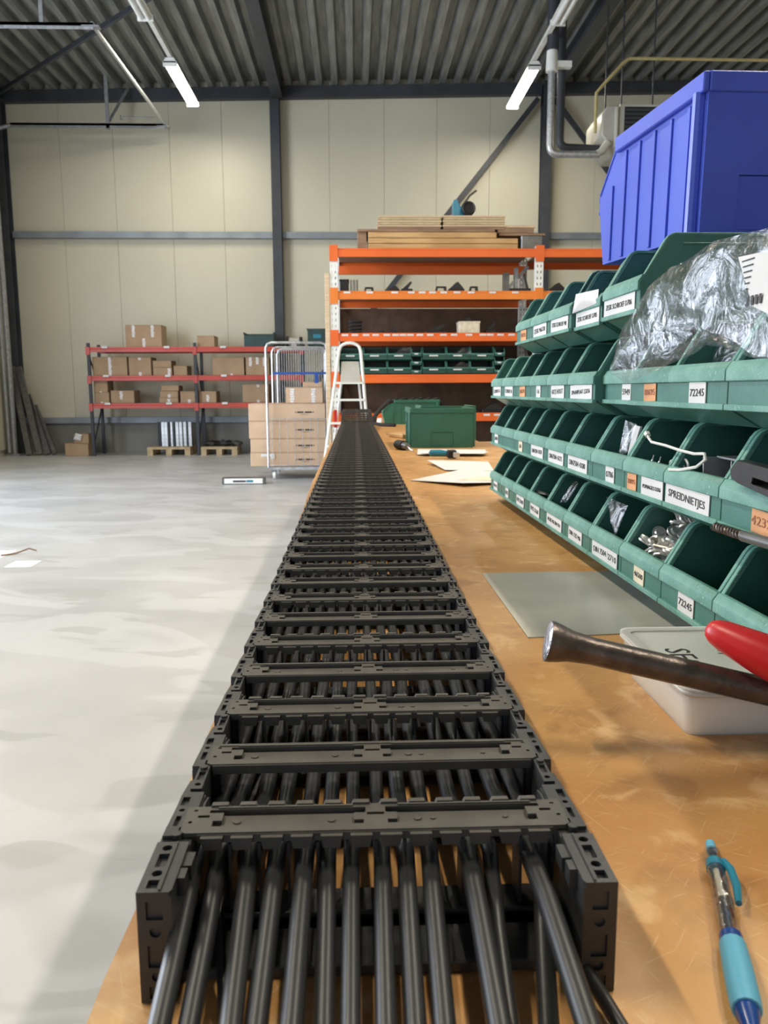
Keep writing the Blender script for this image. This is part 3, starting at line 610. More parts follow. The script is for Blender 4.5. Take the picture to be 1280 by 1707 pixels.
for row, (z0, k0, k1) in rows.items():
    for k in range(k0, k1+1):
        y0 = 2.027-.1388*(k+1)
        xs = .370-.0136*y0
        if row == 'second' and k == 6: xs += .014
        if row == 'second' and k == 7: xs += .004
        if row == 'top' and k == 5: xs += .008; y0 = 1.200
        if row == 'top' and k == 6: xs -= .004; y0 = 1.012
        L = LAB.get((row, k), [])
        d = (LABDESC[L[-1][2]]+' '.join(L[-1][3].split()[:2])) if L else 'no label'
        t = thing('storage_bin', '%s green bin from the far end of the %s row, %s' % (ORD[k-k0], row, d), 'bin', (xs, y0, z0), 'green storage bins above the bench', (0, 0, .0136))
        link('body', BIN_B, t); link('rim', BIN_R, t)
        for i, (f, wl, c, txt) in enumerate(L):
            hh = .024 if c == 'w' else .021
            if txt == 'SPREIDNIETJES': hh = .027
            yc = W0*(1-f)
            yc = min(max(yc, wl/2+.003), W0-wl/2-.003) if txt != '2710' else yc
            pl = link('paper_label', MB().box(-.0012, -.0002-.0, -wl/2, wl/2, -hh/2, hh/2).mesh('paper_label', MT[{'w': 'paper', 'c': 'cream', 'o': 'olabel'}[c]]), t, (-.0004-.0006*i, yc, .0335), (R(random.uniform(-2, 2)), 0, 0))
            if c != 'w': pl['label'] = {'c': 'cream paper label', 'o': 'orange paper label'}[c]
            sz = min(.0125, wl*1.45/max(len(txt), 4))
            key = (txt, c)
            if key not in tcache: tcache[key] = text_mesh(txt, sz*.95, MT['ink'] if c != 'o' else MT['oink'])
            # text x -> -y ; text y -> z ; normal -> -x
            lt = link('lettering', tcache[key], pl, (-.0015, 0, 0)); lt.scale.x = min(1.7, .84*wl/max(v.co.x*2 for v in tcache[key].vertices)); lt.rotation_euler = Matrix(((0, 0, -1), (-1, 0, 0), (0, 1, 0))).to_euler()
solo('bin_base_rail', MB().box(.395, .58, .2, 2.03, BZ, .904), MT['steel'], 'black rail on the bench carrying the bottom row of green bins', 'rail')

# big stacking bins
def big_bin(name, loc, rz, m, label, w=.30, D=.45, h=.195, l0=.075, l1=.115, sb=.02, rc=(.32, .68, .40)):
    b_, r_ = bin_meshes(w, D, h, l0, l1, .075, sb, t=.004, rim=.008, ribs=6, recess=rc)
    t = thing(name, label, 'bin', loc, rot=(0, 0, rz))
    link('body', b_.mesh('body', m, bevel=.0012), t); link('rim', r_.mesh('rim', m, bevel=.0015), t)
    for yy in (-.004, w+.004): link('corner_post', MB().tube([(D-.012, yy, .004), (D-.012, yy, h-.02)], .0085, 10).mesh('corner_post', m), t)
    link('handle_recess', MB().box(D+.0002, D+.001, w*rc[0]+.001, w*rc[1]-.001, .007, h*rc[2]-.001).mesh('handle_recess', m), t)
    return t
# rz=-90deg: local -x (opening) -> +y ; local y -> +x
bb_ = big_bin('blue_bin', (.4228, 1.443, 1.380), 0, MT['blue'], 'large blue stacking bin on top of the green bins at upper right', w=.33, D=.40, h=.188, l0=.088, l1=.120, sb=.032, rc=(.14, .86, .38))
ax_ = Vector((.023, -.998, -.049)).normalized(); ay_ = Vector((.9997, .023, 0)); az_ = ax_.cross(ay_).normalized(); ay_ = az_.cross(ax_)
bb_.rotation_euler = Matrix((ax_, ay_, az_)).transposed().to_euler()      # tipped a little, its open end raised on the bin rims
big_bin('green_stacking_bin', (.268, 4.32, BZ), R(-90), MT['bgreen'], 'dark green stacking bin in the middle of the bench, its back facing us', w=.295, D=.45, h=.187)
big_bin('green_stacking_bin', (.36, 4.83, BZ), R(-90), MT['bgreen'], 'dark green bin mostly hidden behind the nearest one on the bench', w=.285, D=.44, h=.187)
g2 = big_bin('green_stacking_bin', (.225, 6.55, BZ), 0, MT['bgreen'], 'dark green ribbed bin side-on at the far end of the bench', w=.30, D=.45, h=.195)
for i in range(6):
    cx = .30+i*.065; pts = [(cx, 6.60, 1.08), (cx+.07, 6.58, 1.085), (cx+.08, 6.80, 1.085), (cx+.01, 6.82, 1.08)]
    solo('black_hose', MB().tube([(cx-.03, 6.58, 1.0), (cx, 6.62, 1.075+.012*(i % 2)), (cx+.05, 6.70, 1.10), (cx+.10, 6.79, 1.06), (cx+.08, 6.8, .98)], .012, 8), MT['rubber'], 'black hose end heaped in the far green bin, %s from the left' % ORD[i], 'hose', 'black hoses in the far green bin')
# rack bins on level 4
bb, rr_ = bin_meshes(.29, .42, .166, .02, .085, .05, .03, t=.005, rim=.01)
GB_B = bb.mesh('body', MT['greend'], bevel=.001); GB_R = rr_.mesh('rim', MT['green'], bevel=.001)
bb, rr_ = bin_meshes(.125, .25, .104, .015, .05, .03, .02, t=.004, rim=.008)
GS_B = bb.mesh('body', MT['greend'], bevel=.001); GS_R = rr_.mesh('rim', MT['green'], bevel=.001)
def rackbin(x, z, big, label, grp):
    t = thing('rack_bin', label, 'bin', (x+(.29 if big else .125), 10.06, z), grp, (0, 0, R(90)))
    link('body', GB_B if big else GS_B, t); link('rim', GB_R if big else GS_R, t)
    w = .29 if big else .125
    link('paper_label', MB().box(-.008, -.005, w*.35, w*.72, .028 if not big else .05, .042 if not big else .066).mesh('paper_label', MT['paper']), t)
for r_i, (z, rn) in enumerate(((1.356, 'lower'), (1.524, 'upper'))):
    for c, x in enumerate((-.185, .11, .405, .835, 1.13, 1.425)):
        rackbin(x, z, True, 'dark green bin, %s of the %s row on the orange rack' % (ORD[c], rn), 'large bins on the rack')
for c, x in enumerate((.70, 1.722)):
    for i in range(3):
        rackbin(x, 1.356+.106*i, False, 'small dark green bin, %s in the %s column on the orange rack' % (('lowest', 'middle', 'uppermost')[i], ('left', 'right')[c]), 'small bins on the rack')
for i, (x, z) in enumerate(((1.22, 1.63), (1.20, 1.46), (.5, 1.64))):
    solo('plastic_bag', MB().pillow([(x, 10.05, z-.03), (x+.1, 10.02, z+.05), (x+.22, 10.06, z+.01), (x+.2, 10.05, z-.035)], (0, -.02, .02), 4, .02, i, 3), MT['film'], 'clear plastic bag in a rack bin, %s' % ('upper right', 'lower right', 'left')[i], 'bag')

# ================================================================== STEP LADDER, ROLL CAGE
ld = thing('step_ladder', 'white aluminium step ladder standing before the orange rack', 'ladder', (-.08, 9.3, 0))
arch = [(-.40, 9.15, .0), (-.172, 9.28, 1.60)] + [(-.05-.115*math.cos(a), 9.3, 1.62+.075*math.sin(a)) for a in [i*math.pi/8 for i in range(1, 8)]] + [(.072, 9.28, 1.60), (.20, 9.15, .0)]
part('front_frame', MB().tube(arch, .018, 8), MT['white'], ld)
part('rear_leg', MB().tube([(-.15, 9.33, 1.25), (-.33, 9.9, .0)], .014, 8), MT['white'], ld); part('rear_leg', MB().tube([(.05, 9.33, 1.25), (.17, 9.9, .0)], .014, 8), MT['white'], ld)
part('platform', MB().add([(-.16, 9.22, 1.255), (.07, 9.22, 1.255), (.05, 9.32, 1.49), (-.145, 9.32, 1.49), (-.16, 9.23, 1.245), (.07, 9.23, 1.245), (.05, 9.335, 1.485), (-.145, 9.335, 1.485)], [(0,1,2,3),(7,6,5,4),(0,4,5,1),(1,5,6,2),(2,6,7,3),(3,7,4,0)]), MT['heater'], ld)
for z in (1.25, 1.06, .80, .54, .28):
    f = (1.6-z)/1.6; part('step', MB().box(-.172-.228*f+.012, .072+.128*f-.012, 9.28-.13*f-.03, 9.28-.13*f+.05, z-.012, z+.012), MT['white'], ld)
for y, z0, z1 in ((9.12, .0, 0.05),): part('foot', MB().box(-.425, -.375, 9.12, 9.18, 0, .03).box(.175, .225, 9.12, 9.18, 0, .03), MT['rubber'], ld)
part('warning_label', MB().box(-.235, -.20, 9.235, 9.24, .75, .95), MT['redplas'], ld)

cg = thing('roll_cage', 'zinc wire roll cage trolley with a blue strap, loaded with cartons', 'trolley', (-.76, 11.1, 0))
zt = 1.78
def cframe(y, x0, x1, ztop, rr=.013, z0=.16):
    return MB().tube([(x0, y, z0), (x0, y, ztop-.07), (x0+.02, y, ztop-.02), (x0+.07, y, ztop), (x1-.07, y, ztop), (x1-.02, y, ztop-.02), (x1, y, ztop-.07), (x1, y, z0)], rr, 8)
part('front_frame', cframe(10.72, -1.145, -.36, 1.78, .016), MT['galv'], cg)
part('side_frame', cframe(11.45, -1.14, -.40, 1.76), MT['galv'], cg)
part('middle_frame', cframe(11.62, -1.08, -.42, 1.74, .02), MT['galv'], cg)
part('base_frame', MB().box(-1.14, -.36, 10.72, 11.45, .13, .165), MT['galv'], cg)
for z in (.80, .19): part('cross_wire', MB().tube([(-1.13, 10.72, z), (-.37, 10.72, z)], .007, 6), MT['galv'], cg)
for i in range(8):
    x = -1.09+i*.1; part('wire', MB().tube([(x, 10.715, .16), (x, 10.715, .80)], .0045, 5), MT['galv'], cg)
for i in range(22):
    x = -1.10+i*.032; part('wire', MB().tube([(x, 11.44, .16), (x, 11.44, 1.74)], .0045, 5), MT['galv'], cg)
for i in range(7):
    y = 10.80+i*.1
    for xx in (-.37,): part('wire', MB().tube([(xx, y, .16), (xx, y, 1.70)], .0045, 5), MT['galv'], cg)
part('cross_wire', MB().tube([(-1.12, 11.44, 1.40), (-.38, 11.44, 1.40)], .007, 6), MT['galv'], cg)
part('cross_wire', MB().tube([(-.37, 10.72, 1.40), (-.37, 11.45, 1.38)], .007, 6), MT['galv'], cg)
part('strap', MB().box(-1.06, -.35, 10.69, 10.695, 1.375, 1.405).box(-.52, -.47, 10.685, 10.69, 1.26, 1.40), MT['dblue'], cg)
for x, y in ((-1.08, 10.80), (-.42, 10.80), (-1.08, 11.37), (-.42, 11.37)):
    w_ = part('caster', MB().tube([(x-.018, y, .055), (x+.018, y, .055)], .055, 14), MT['white'], cg)
    part('caster_fork', MB().box(x-.028, x-.02, y-.03, y+.03, .05, .13).box(x+.02, x+.028, y-.03, y+.03, .05, .13).box(x-.028, x+.028, y-.03, y+.03, .11, .13), MT['galv'], cg)
def bigcarton(x0, x1, z0, z1, label):
    t = carton(x0, x1, 10.80, 11.36, z0, z1, label, [], 'carton2', 'long cartons in the roll cage')
    zc = (z0+z1)/2; xc = x1-.27
    pr = MB().box(xc-.10, xc-.02, 10.797, 10.80, zc-.010, zc+.010).box(xc+.0, xc+.09, 10.797, 10.80, zc-.010, zc+.010)
    pr.add([(xc-.13, 10.7975, zc), (xc-.115, 10.7975, zc-.012), (xc-.115, 10.7975, zc+.012)], [(0,1,2)]).add([(xc+.12, 10.7975, zc), (xc+.105, 10.7975, zc-.012), (xc+.105, 10.7975, zc+.012)], [(0,1,2)])
    pr.box(xc-.06, xc+.05, 10.797, 10.80, zc-.03, zc-.026)
    part('printed_mark', pr, MT['ink'], t, smooth=False)
    return t
bigcarton(-1.39, -.39, .168, .352, 'bottom long carton in the roll cage')
bigcarton(-1.385, -.39, .354, .535, 'second long carton from the bottom in the roll cage')
bigcarton(-1.40, -.39, .537, .768, 'second long carton from the top in the roll cage')
bigcarton(-1.40, -.39, .770, .998, 'top long carton in the roll cage')
solo('sticker_wrap', MB().box(-1.25, -1.10, 10.794, 10.797, .30, .335).box(-1.12, -1.07, 10.793, 10.797, .27, .34), MT['paper'], 'white delivery slip stuck on the bottom cage carton', 'slip')
carton(-.91, -.42, 10.85, 11.3, 1.0, 1.21, 'shorter carton with two white tape strips on top of the cage load', [(.17, .05, .95), (.74, .05, .95)], 'carton2')
carton(-.69, -.43, 10.95, 11.3, 1.21, 1.28, 'small flat carton topmost in the roll cage', [], 'carton2')

# ================================================================== FLOOR ITEMS
ft = thing('floor_fixture', 'long white framed light fitting lying on the floor by the cage', 'fitting', (-1.41, 10.3, 0))
part('body', MB().box(-1.68, -1.14, 10.2, 10.32, 0, .085), MT['greyst'], ft, bevel=.004)
part('white_face', MB().box(-1.65, -1.17, 10.193, 10.2, .012, .075), MT['white'], ft)
part('slot', MB().box(-1.54, -1.38, 10.188, 10.193, .03, .052), MT['steel'], ft); part('blue_sticker', MB().box(-1.37, -1.29, 10.188, 10.193, .03, .055), MT['teal'], ft)
solo('paper_scrap', MB().box(-2.37, -2.19, 5.42, 5.62, 0, .002), MT['paper'], 'small white paper scrap on the concrete floor at left', 'paper')
solo('paper_scrap', MB().box(-2.75, -2.52, 5.75, 6.0, 0, .002), MT['paper'], 'white paper scrap cut by the left picture edge', 'paper')
solo('twig', MB().tube([(-2.55, 5.80, .006), (-2.47, 5.86, .008), (-2.40, 5.93, .03), (-2.35, 5.94, .012)], .006, 6), MT['oldwood'], 'thin dark strip lying beside the paper scraps on the floor', 'strip')

# ================================================================== WORKBENCH
wb = thing('workbench', 'long plywood topped workbench running down the hall', 'workbench', (.4, 3.5, 0))
XL = -.120
edge = [(XL-.010*max(0, min(1, (y-1.6)/.8))+.0012*noise.noise(Vector((0, y*.9, 0)))-.0012*(abs(noise.noise(Vector((3, y*7, 0)))) > .33), y) for y in [-.4+i*.05 for i in range(95)]]
top_ = MB().prism(edge + [(1.25, 4.3), (1.25, -.4)], 2, BZ-.0045, BZ)
part('worktop', top_, MT['wood'], wb, smooth=False)
part('worktop', MB().box(XL, .66, 4.302, 7.75, BZ-.0045, BZ), MT['wood'], wb)
part('core', MB().box(XL+.002, 1.25, -.4, 4.3, BZ-.04, BZ-.0045).box(XL+.002, .66, 4.302, 7.75, BZ-.04, BZ-.0045), MT['woodedge'], wb)
for y in (-.3, 1.9, 4.1, 6.0, 7.5):
    for x in ((XL+.06, 1.1) if y < 4.3 else (XL+.06, .58)): part('leg', MB().box(x, x+.06, y, y+.06, 0, BZ-.04), MT['steel'], wb)
part('apron', MB().box(XL+.07, XL+.10, -.24, 7.4, BZ-.12, BZ-.04), MT['steel'], wb)

# ================================================================== CABLE CHAIN
PIT = .0757; Y0 = .3955; ZT = .950; HH = ZT-BZ; NL = 78
def chain_pt(y):
    z = 0
    if y > 5.35: t = min(1, (y-5.35)/.65); z = .075*(t*t*(3-2*t))
    return (.0088+.004*max(0, min(1, (y-1.0)/2.0)), y, z)
ch = thing('cable_chain', 'long black plastic cable drag chain lying on the workbench', 'cable chain', (.009, .34, BZ))
HW = .107
# crossbar meshes, local: x across, y along, top at z=0
def crossbar(kind):
    d = .0145
    rl = [(-.084,-.0085),(-.0062,-.0085),(-.0062,-.0048),(-.0112,-.0048),(-.0112,.0022),(-.0052,.0022),(-.0052,.0078),(-.087,.0078),(-.087,.0048),(-.0795,.0048),(-.0795,-.0030),(-.084,-.0030)]
    slots = [rect(-.0045, .0045, .0000, .0024), rect(-.0109, -.0066, -.0083, -.0062), rect(.0066, .0109, -.0083, -.0062),
             rect(-.0925, -.0865, .0002, .0026), rect(.0865, .0925, .0002, .0026)]
    pins = [circ(-.0955, -.004, .0012, 8), circ(.0955, -.004, .0012, 8), circ(-.0945, .0075, .0012, 8), circ(.0945, .0075, .0012, 8)]
    groove = [rect(-.084, -.0058, .0056, .0076), rect(.0058, .084, .0056, .0076), rect(-.0838, -.0800, -.0058, -.0034), rect(.0800, .0838, -.0058, -.0034)]
    m = flat2d([(-.099, -d+.002), (-.096, -d), (.096, -d), (.099, -d+.002), (.099, d-.003), (-.099, d-.003)], [rl, [(-p[0], p[1]) for p in rl][::-1], slots[0], slots[3], slots[4]]+pins, -.0022, 0)
    merge(m, flat2d(rect(-.099, .099, -d+.001, d-.0035), slots+groove, -.005, -.0023))
    m.box(-.083, -.012, .0085, .0098, -.0002, .0008).box(.012, .083, .0085, .0098, -.0002, .0008)
    for x in (-.072, -.023, .022, .068, .030):
        m.tube([(x, -.001, -.0028), (x, -.001, -.0017)], .0022 if x < .03 else .0016, 10)
    if kind == 'a':
        m.box(-.09, .09, -d-.0008, -d+.002, -.0050, -.0008)
        for i in range(12):
            x = -.0825+i*.015; m.prism([(x-.0055, -.0012), (x+.0055, -.0012), (x+.0042, -.0075), (x-.0042, -.0075)], 1, -d-.0035, -d+.001)
            m.prism([(x-.0052, -.001), (x+.0052, -.001), (x+.0042, .0012), (x-.0042, .0012)], 1, d-.0040, d-.0005)
    else:
        m.box(-.095, .095, -d-.0012, -d+.002, -.0058, -.0006)
        m.box(-.095, .095, d-.005, d-.0025, -.008, .0006)
    return m
CB = {k: crossbar(k).mesh('crossbar', MT['blackbar'], smooth=False) for k in 'ab'}
# side link: local origin at left outer top, x inward, y from 0 to PIT
def side_link():
    m = MB(); L = PIT
    # outer half (near part) and inner half (far part) overlap like cranked links
    o1 = [(0, .000), (.0075, .000), (.0075, .008), (.0135, .008), (.0135, L*.60), (.0105, L*.64), (.0105, L*1.06), (.004, L*1.06), (.004, L*.86), (.0015, L*.83), (0, L*.60)]
    m.prism(o1, 2, -HH+.0005, -.0022)
    cap = [(0, .001), (.0068, .001), (.0068, .009), (.0140, .009), (.0140, L*.30), (.0128, L*.33), (.0128, L*.60), (.0015, L*.60)]
    m.merge = None
    f = flat2d(cap, [rect(.003, .0058, .010, .020), rect(.0082, .0122, .0115, .0195), circ(.0045, .026, .0016, 8), rect(.0025, .0065, .031, .040)], -.0022, 0)
    merge(m, f)
    f = flat2d([(.0042, L*.66), (.0104, L*.66), (.0104, L*1.05), (.0042, L*1.05)], [circ(.0073, L*.73, .0018, 8), rect(.0055, .0092, L*.80, L*.93)], -.0022, -.0004); merge(m, f)
    m.tube([(.0072, L*.98, -.003), (.0072, L*.98, .0012)], .0024, 8)
    # inner arc rib seen through the openings
    m.prism([(.012+L*.0, -HH+.001), (L*.62, -HH+.001), (L*.62, -.004), (L*.50, -.002), (.016, -.002), (.008, -.012)], 0, .0140, .0152)
    return m
sl = side_link(); SLM = sl.mesh('side_link', MT['black'], smooth=False)
ml = MB(); ml.add([(-v[0], v[1], v[2]) for v in sl.v], [f[::-1] for f in sl.f]); SRM = ml.mesh('side_link', MT['black'], smooth=False)
BBM = MB().box(-.094, .094, -.014, .012, 0, .006).box(-.094, .094, -.014, -.011, .006, .009).mesh('bottom_bar', MT['black'], bevel=.0008)
SEP = MB().box(-.0008, .0008, -.009, .009, -HH+.009, -.009).mesh('separator', MT['black'])
OC = wloc(ch)
for i in range(NL):
    y = Y0+PIT*i; c = chain_pt(y); c2 = chain_pt(y+PIT); rx = math.atan2(c2[2]-c[2], PIT)
    kk = 'a' if i % 2 == 0 else 'b'; zt = ZT+c[2]
    link('crossbar', CB[kk], ch, Vector((c[0], y, zt+.0005))-OC, (rx, 0, 0))
    if i < 34: link('bottom_bar', BBM, ch, Vector((c[0], y, BZ+c[2]+.0005))-OC, (rx, 0, 0))
    ys = y-.0165
    link('side_link', SLM, ch, Vector((c[0]-HW, ys, zt))-OC, (rx, 0, 0)); link('side_link', SRM, ch, Vector((c[0]+HW, ys, zt))-OC, (rx, 0, 0))
    if kk == 'a' and i < 20:
        for j in range(1, 12):
            link('separator', SEP, ch, Vector((c[0]-.0825-.0075+j*.015, y, zt))-OC, (rx, 0, 0))
# end links at the near end (connector plates)
def end_link(sg):
    L = .044; T = .0155
    m = MB()
    # solid body with front face recesses
    f = flat2d(rect(0, T, -HH+.0005, -.0025), [rect(.004, .0115, -.0135, -.0045), circ(.0078, -.0195, .0026, 12), rect(.004, .0115, -.037, -.026), circ(.0078, -.0415, .0026, 12), rect(.004, .0115, -.0525, -.0465)], 0, .0016)
    m.add([(v[0], v[2], v[1]) for v in f.v], f.f)
    m.box(0, T, .0016, L+.016, -HH+.0005, -.0025)
    f = flat2d([(0, 0), (T-.001, 0), (T, .002), (T, L*.93), (0.0, L*.93)], [rect(.0035, .0085, .003, .0095), circ(.006, .0145, .0025, 10), rect(.0035, .0085, .0195, .0305), circ(.006, .0355, .0025, 10)], -.0025, 0)
    merge(m, f)
    # inner comb clips
    m.box(T, T+.0035, .012, .020, -.010, -.001).box(T, T+.0045, .0225, .034, -.009, -.0015).box(.0098, .0106, .001, .040, 0, .0009)
    m.tube([(.0078, L+.004, -.004), (.0078, L+.004, .0005)], .0026, 10)
    if sg > 0:
        m2 = MB(); m2.add([(-v[0], v[1], v[2]) for v in m.v], [q[::-1] for q in m.f]); m = m2
    return m
EL = end_link(-1).mesh('end_link', MT['black'], smooth=False); ER = end_link(1).mesh('end_link', MT['black'], smooth=False)
link('end_link', EL, ch, Vector((.0088-HW-.001, .3335, ZT))-OC); link('end_link', ER, ch, Vector((.0088+HW+.001, .3325, ZT))-OC)
link('bottom_bar', MB().box(-.094, .094, -.006, .022, 0, .006).mesh('bottom_bar', MT['black'], bevel=.0008), ch, Vector((.0088, .353, BZ+.0005))-OC)

# cables: near end x, emergence x; they run the length of the chain
CAB = [(-.079,-.085,.0048,.925),(-.068,-.073,.0046,.922),(-.051,-.057,.0048,.926),(-.041,-.043,.0048,.924),(-.027,-.028,.0048,.927),(-.0145,-.0165,.0045,.923),(-.004,-.004,.0042,.926),
       (.010,.012,.0044,.926),(.0215,.0245,.0047,.924),(.033,.037,.0047,.925),(.054,.057,.0050,.928),(.060,.069,.0042,.916),(.087,.0885,.0053,.931),(.076,.097,.0045,.914)]
cslot = [-.082,-.0705,-.057,-.0435,-.0285,-.0165,-.004,.0115,.0245,.0375,.055,.068,.083,.0955]
for i, (xa, xb, r, za) in enumerate(CAB):
    xc = cslot[i]; pts = []; rnd = random.Random(i)
    x2 = xb+(xb-xa)*-.9
    # towards the camera and down over the bench front
    pts += [(xa+(xa-xb)*1.5, .15, za-.012), (xa+(xa-xb)*.55, .235, za-.003), (xa, .29, za), ((xa+xb)/2, .345, za+.003), (xb, .395, .930)]
    y = .46
    while y < 5.95:
        c = chain_pt(y); base = .930+c[2] if y > .6 else .930
        pts.append((c[0]-.0088+xc+rnd.uniform(-.0012, .0012), y, BZ+.006+r+.002+c[2]+ (.016 if y < 5.2 else .016)+rnd.uniform(-.0035, .0045))); y += .0757
    solo('black_cable', MB().tube(pts, r, 10), MT['cable'], 'round black cable leaving the drag chain, %s from the left' % ORD[i], 'cable', 'black cables in the drag chain', ang=80)
solo('thin_cable', MB().tube([(-.045, .25, BZ+.0032), (-.060, .32, BZ+.0035), (-.070, .372, .915), (-.066, .42, .93), (-.062, .55, .912)], .0024, 8), MT['cable'], 'thin grey-black wire curling under the second and third cables', 'cable', ang=80)
solo('thin_cable', MB().tube([(.135, .27, BZ+.0032), (.112, .305, BZ+.004), (.100, .345, .909), (.092, .385, .922), (.088, .42, .93)], .0036, 8), MT['cable'], 'thin black cable bending out past the right end link', 'cable', ang=80)

# ================================================================== BENCH CLUTTER
# pen
d = Vector((.0035-.045, -.132, 0)).normalized(); P0 = Vector((.210, .443, BZ+.0062)); s_ = Vector((-d.y, d.x, 0))
pn = thing('ballpoint_pen', 'clear ballpoint pen with light blue rubber grip on the bench', 'pen', (P0.x, P0.y, BZ))
def along(ts, rs_): return [P0+d*t*1.13 for t in ts], list(rs_)
def pt(ts, rs_): a, b = along(ts, rs_); return MB().tube(a, b, 14)
part('button', pt((0, .001, .006, .009), (.0018, .0027, .003, .003)), MT['aqua'], pn)
part('barrel', pt((.009, .010, .05, .078), (.0036, .0046, .0052, .0055)), MT['smoke'], pn)
part('band', pt((.020, .0201, .026, .0261), (.0047, .0051, .0052, .005)), MT['teal'], pn)
part('refill', pt((.022, .05), (.0016, .0016)), MT['cream'], pn); part('refill', pt((.05, .078), (.0022, .0022)), MT['ink'], pn)
part('grip_ring', pt((.078, .0781, .083, .0831), (.005, .0057, .0058, .005)), MT['dblue'], pn)
part('grip', pt((.083, .0835, .10, .118, .122), (.005, .0064, .0070, .0070, .0064)), MT['aqua'], pn)
part('cone', pt((.122, .124, .137, .141), (.0054, .0052, .0024, .001)), MT['dblue'], pn)
cl_ = [P0+d*.022+s_*.0048+Vector((0,0,.002)), P0+d*.032+s_*.0072+Vector((0,0,.003)), P0+d*.046+s_*.0085+Vector((0,0,.002)), P0+d*.060+s_*.0075+Vector((0,0,.001))]
part('clip', MB().tube(cl_, [.0018, .0024, .0024, .0018], 8), MT['teal'], pn)
# translucent box with lid
bx = thing('plastic_box', 'frosted white plastic box with handwritten lid at the right of the bench', 'box', (.30, .66, BZ))
ZL = .932
def rrect(x0, x1, y0, y1, r, n=5):
    o = []
    for cx, cy, a0 in ((x1-r, y1-r, 0), (x0+r, y1-r, 90), (x0+r, y0+r, 180), (x1-r, y0+r, 270)):
        for i in range(n+1): a = R(a0+90*i/n); o.append((cx+r*math.cos(a), cy+r*math.sin(a)))
    return o
bot = rrect(.264, .352, .606, .745, .008); topo = rrect(.257, .359, .594, .757, .012)
mb = MB(); n = len(bot); mb.add([(p[0], p[1], BZ) for p in bot]+[(p[0], p[1], ZL) for p in topo], [tuple(range(n))[::-1], tuple(range(n, 2*n))]+[(i, (i+1) % n, n+(i+1) % n, n+i) for i in range(n)])
part('body', mb, MT['pp'], bx, ang=60)
lid = MB().prism(rrect(.254, .362, .591, .760, .014), 2, ZL, ZL+.0045)
part('lid', lid, MT['pplid'], bx, bevel=.0012, ang=50)
oo = rrect(.254, .362, .591, .760, .014); ii = rrect(.262, .354, .600, .751, .010)
f = flat2d(oo, [ii], ZL+.0045, ZL+.0065); part('lid_rim', f, MT['pp'], bx)
for txt, x, y, sz, rz in (('SEO', .286, .672, .031, -92), ('0/1', .328, .688, .015, -112)):
    o = link('lettering', text_mesh(txt, sz, MT['ink'], .0001), bx, Vector((x, y, ZL+.0047))-wloc(bx), (0, 0, R(rz)))
# chisel / punch lying against the box
A = Vector((.147, .600, .9775)); B = Vector((.262, .585, .9525)); dd = (B-A).normalized()
prof_ = [(0, .0125), (.0006, .0160), (.004, .0158), (.010, .0145), (.018, .0122), (.035, .0106), (.30, .0106)]
hz = (A.z-(BZ+.0125))/-dd.z
ends = min(.36, hz)
cz_ = thing('steel_punch', 'thick dark forged steel punch with a mushroomed head, leaning on the plastic box', 'punch', (A.x, A.y, BZ))
part('shank', MB().tube([A+dd*(t if t < .2 else ends) for t, r in prof_], [r for t, r in prof_], 24), MT['rust'], cz_, ang=50)
part('struck_face', MB().tube([A-dd*.0008, A-dd*.0003, A+dd*.0006], [.010, .0140, .0157], 24), MT['facem'], cz_)
# red handle lying on the lid
red = thing('hand_tool', 'hand tool with a thick red plastic grip lying on the box lid', 'tool', (.34, .66, ZL))
q0 = Vector((.2735, .60, .9855)); q1 = Vector((.330, .545, .962)); q2 = Vector((.44, .45, BZ+.012))
part('grip', MB().tube([q0-(q1-q0)*.02, q0, q0.lerp(q1, .05), q0.lerp(q1, .15), q0.lerp(q1, .5), q1, q1.lerp(q2, .35)], [.003, .0065, .0095, .0120, .0160, .0180, .0170], 18), MT['redplas'], red, ang=70)
part('tang', MB().tube([q1.lerp(q2, .35), q2], .006, 10), MT['greyst'], red)
# metal sheet
solo('metal_sheet', MB().prism([(.189, 1.189), (.191, .867), (.50, .893), (.50, 1.192)], 2, BZ, BZ+.0012), MT['sheet'], 'thin dull grey metal sheet flat on the bench beneath the bins', 'sheet')
# papers
def paper(pts, label, curl=(), m='paper', z=BZ+.001):
    mb = MB(); n = len(pts)
    c = (sum(p[0] for p in pts)/n, sum(p[1] for p in pts)/n)
    vs = [(p[0], p[1], z+(curl[i] if i < len(curl) else 0)) for i, p in enumerate(pts)]; vs2 = [(v[0], v[1], v[2]+.0012) for v in vs]
    mb.add(vs+vs2+[(c[0], c[1], z), (c[0], c[1], z+.0015)], [(i, 2*n, (i+1) % n) for i in range(n)]+[(n+i, n+(i+1) % n, 2*n+1) for i in range(n)]+[(i, (i+1) % n, n+(i+1) % n, n+i) for i in range(n)])
    return solo('paper_sheet', mb, MT[m], label, 'paper', 'papers on the bench')
paper([(.26, 3.40), (.535, 3.36), (.60, 3.70), (.29, 3.76)], 'white paper sheet in front of the nearest green bin', (.004, .004, .0, .0))
paper([(.275, 3.36), (.53, 3.33), (.57, 3.44), (.285, 3.47)], 'second white sheet lying partly on the sheet by the green bin', (.006, .006, .006, .006), z=BZ+.006)
p2 = paper([(.27, 3.03), (.305, 2.74), (.47, 2.72), (.50, 3.03)], 'creased white paper sheet in the middle, between bin and yellowish drawing', (.012, .003, .0, .004))
p3 = paper([(.167, 2.455), (.307, 2.285), (.52, 2.38), (.50, 2.60), (.363, 2.675)], 'curled white sheet nearest to us with a yellow printed patch', (.0, .010, .0, .004, .012))
o = part('printed_patch', MB().add([(.30, 2.40, BZ+.0072), (.42, 2.385, BZ+.0062), (.44, 2.52, BZ+.0072), (.35, 2.47, BZ+.0062)], [(0, 1, 2, 3)]), MT['cream'], p3)
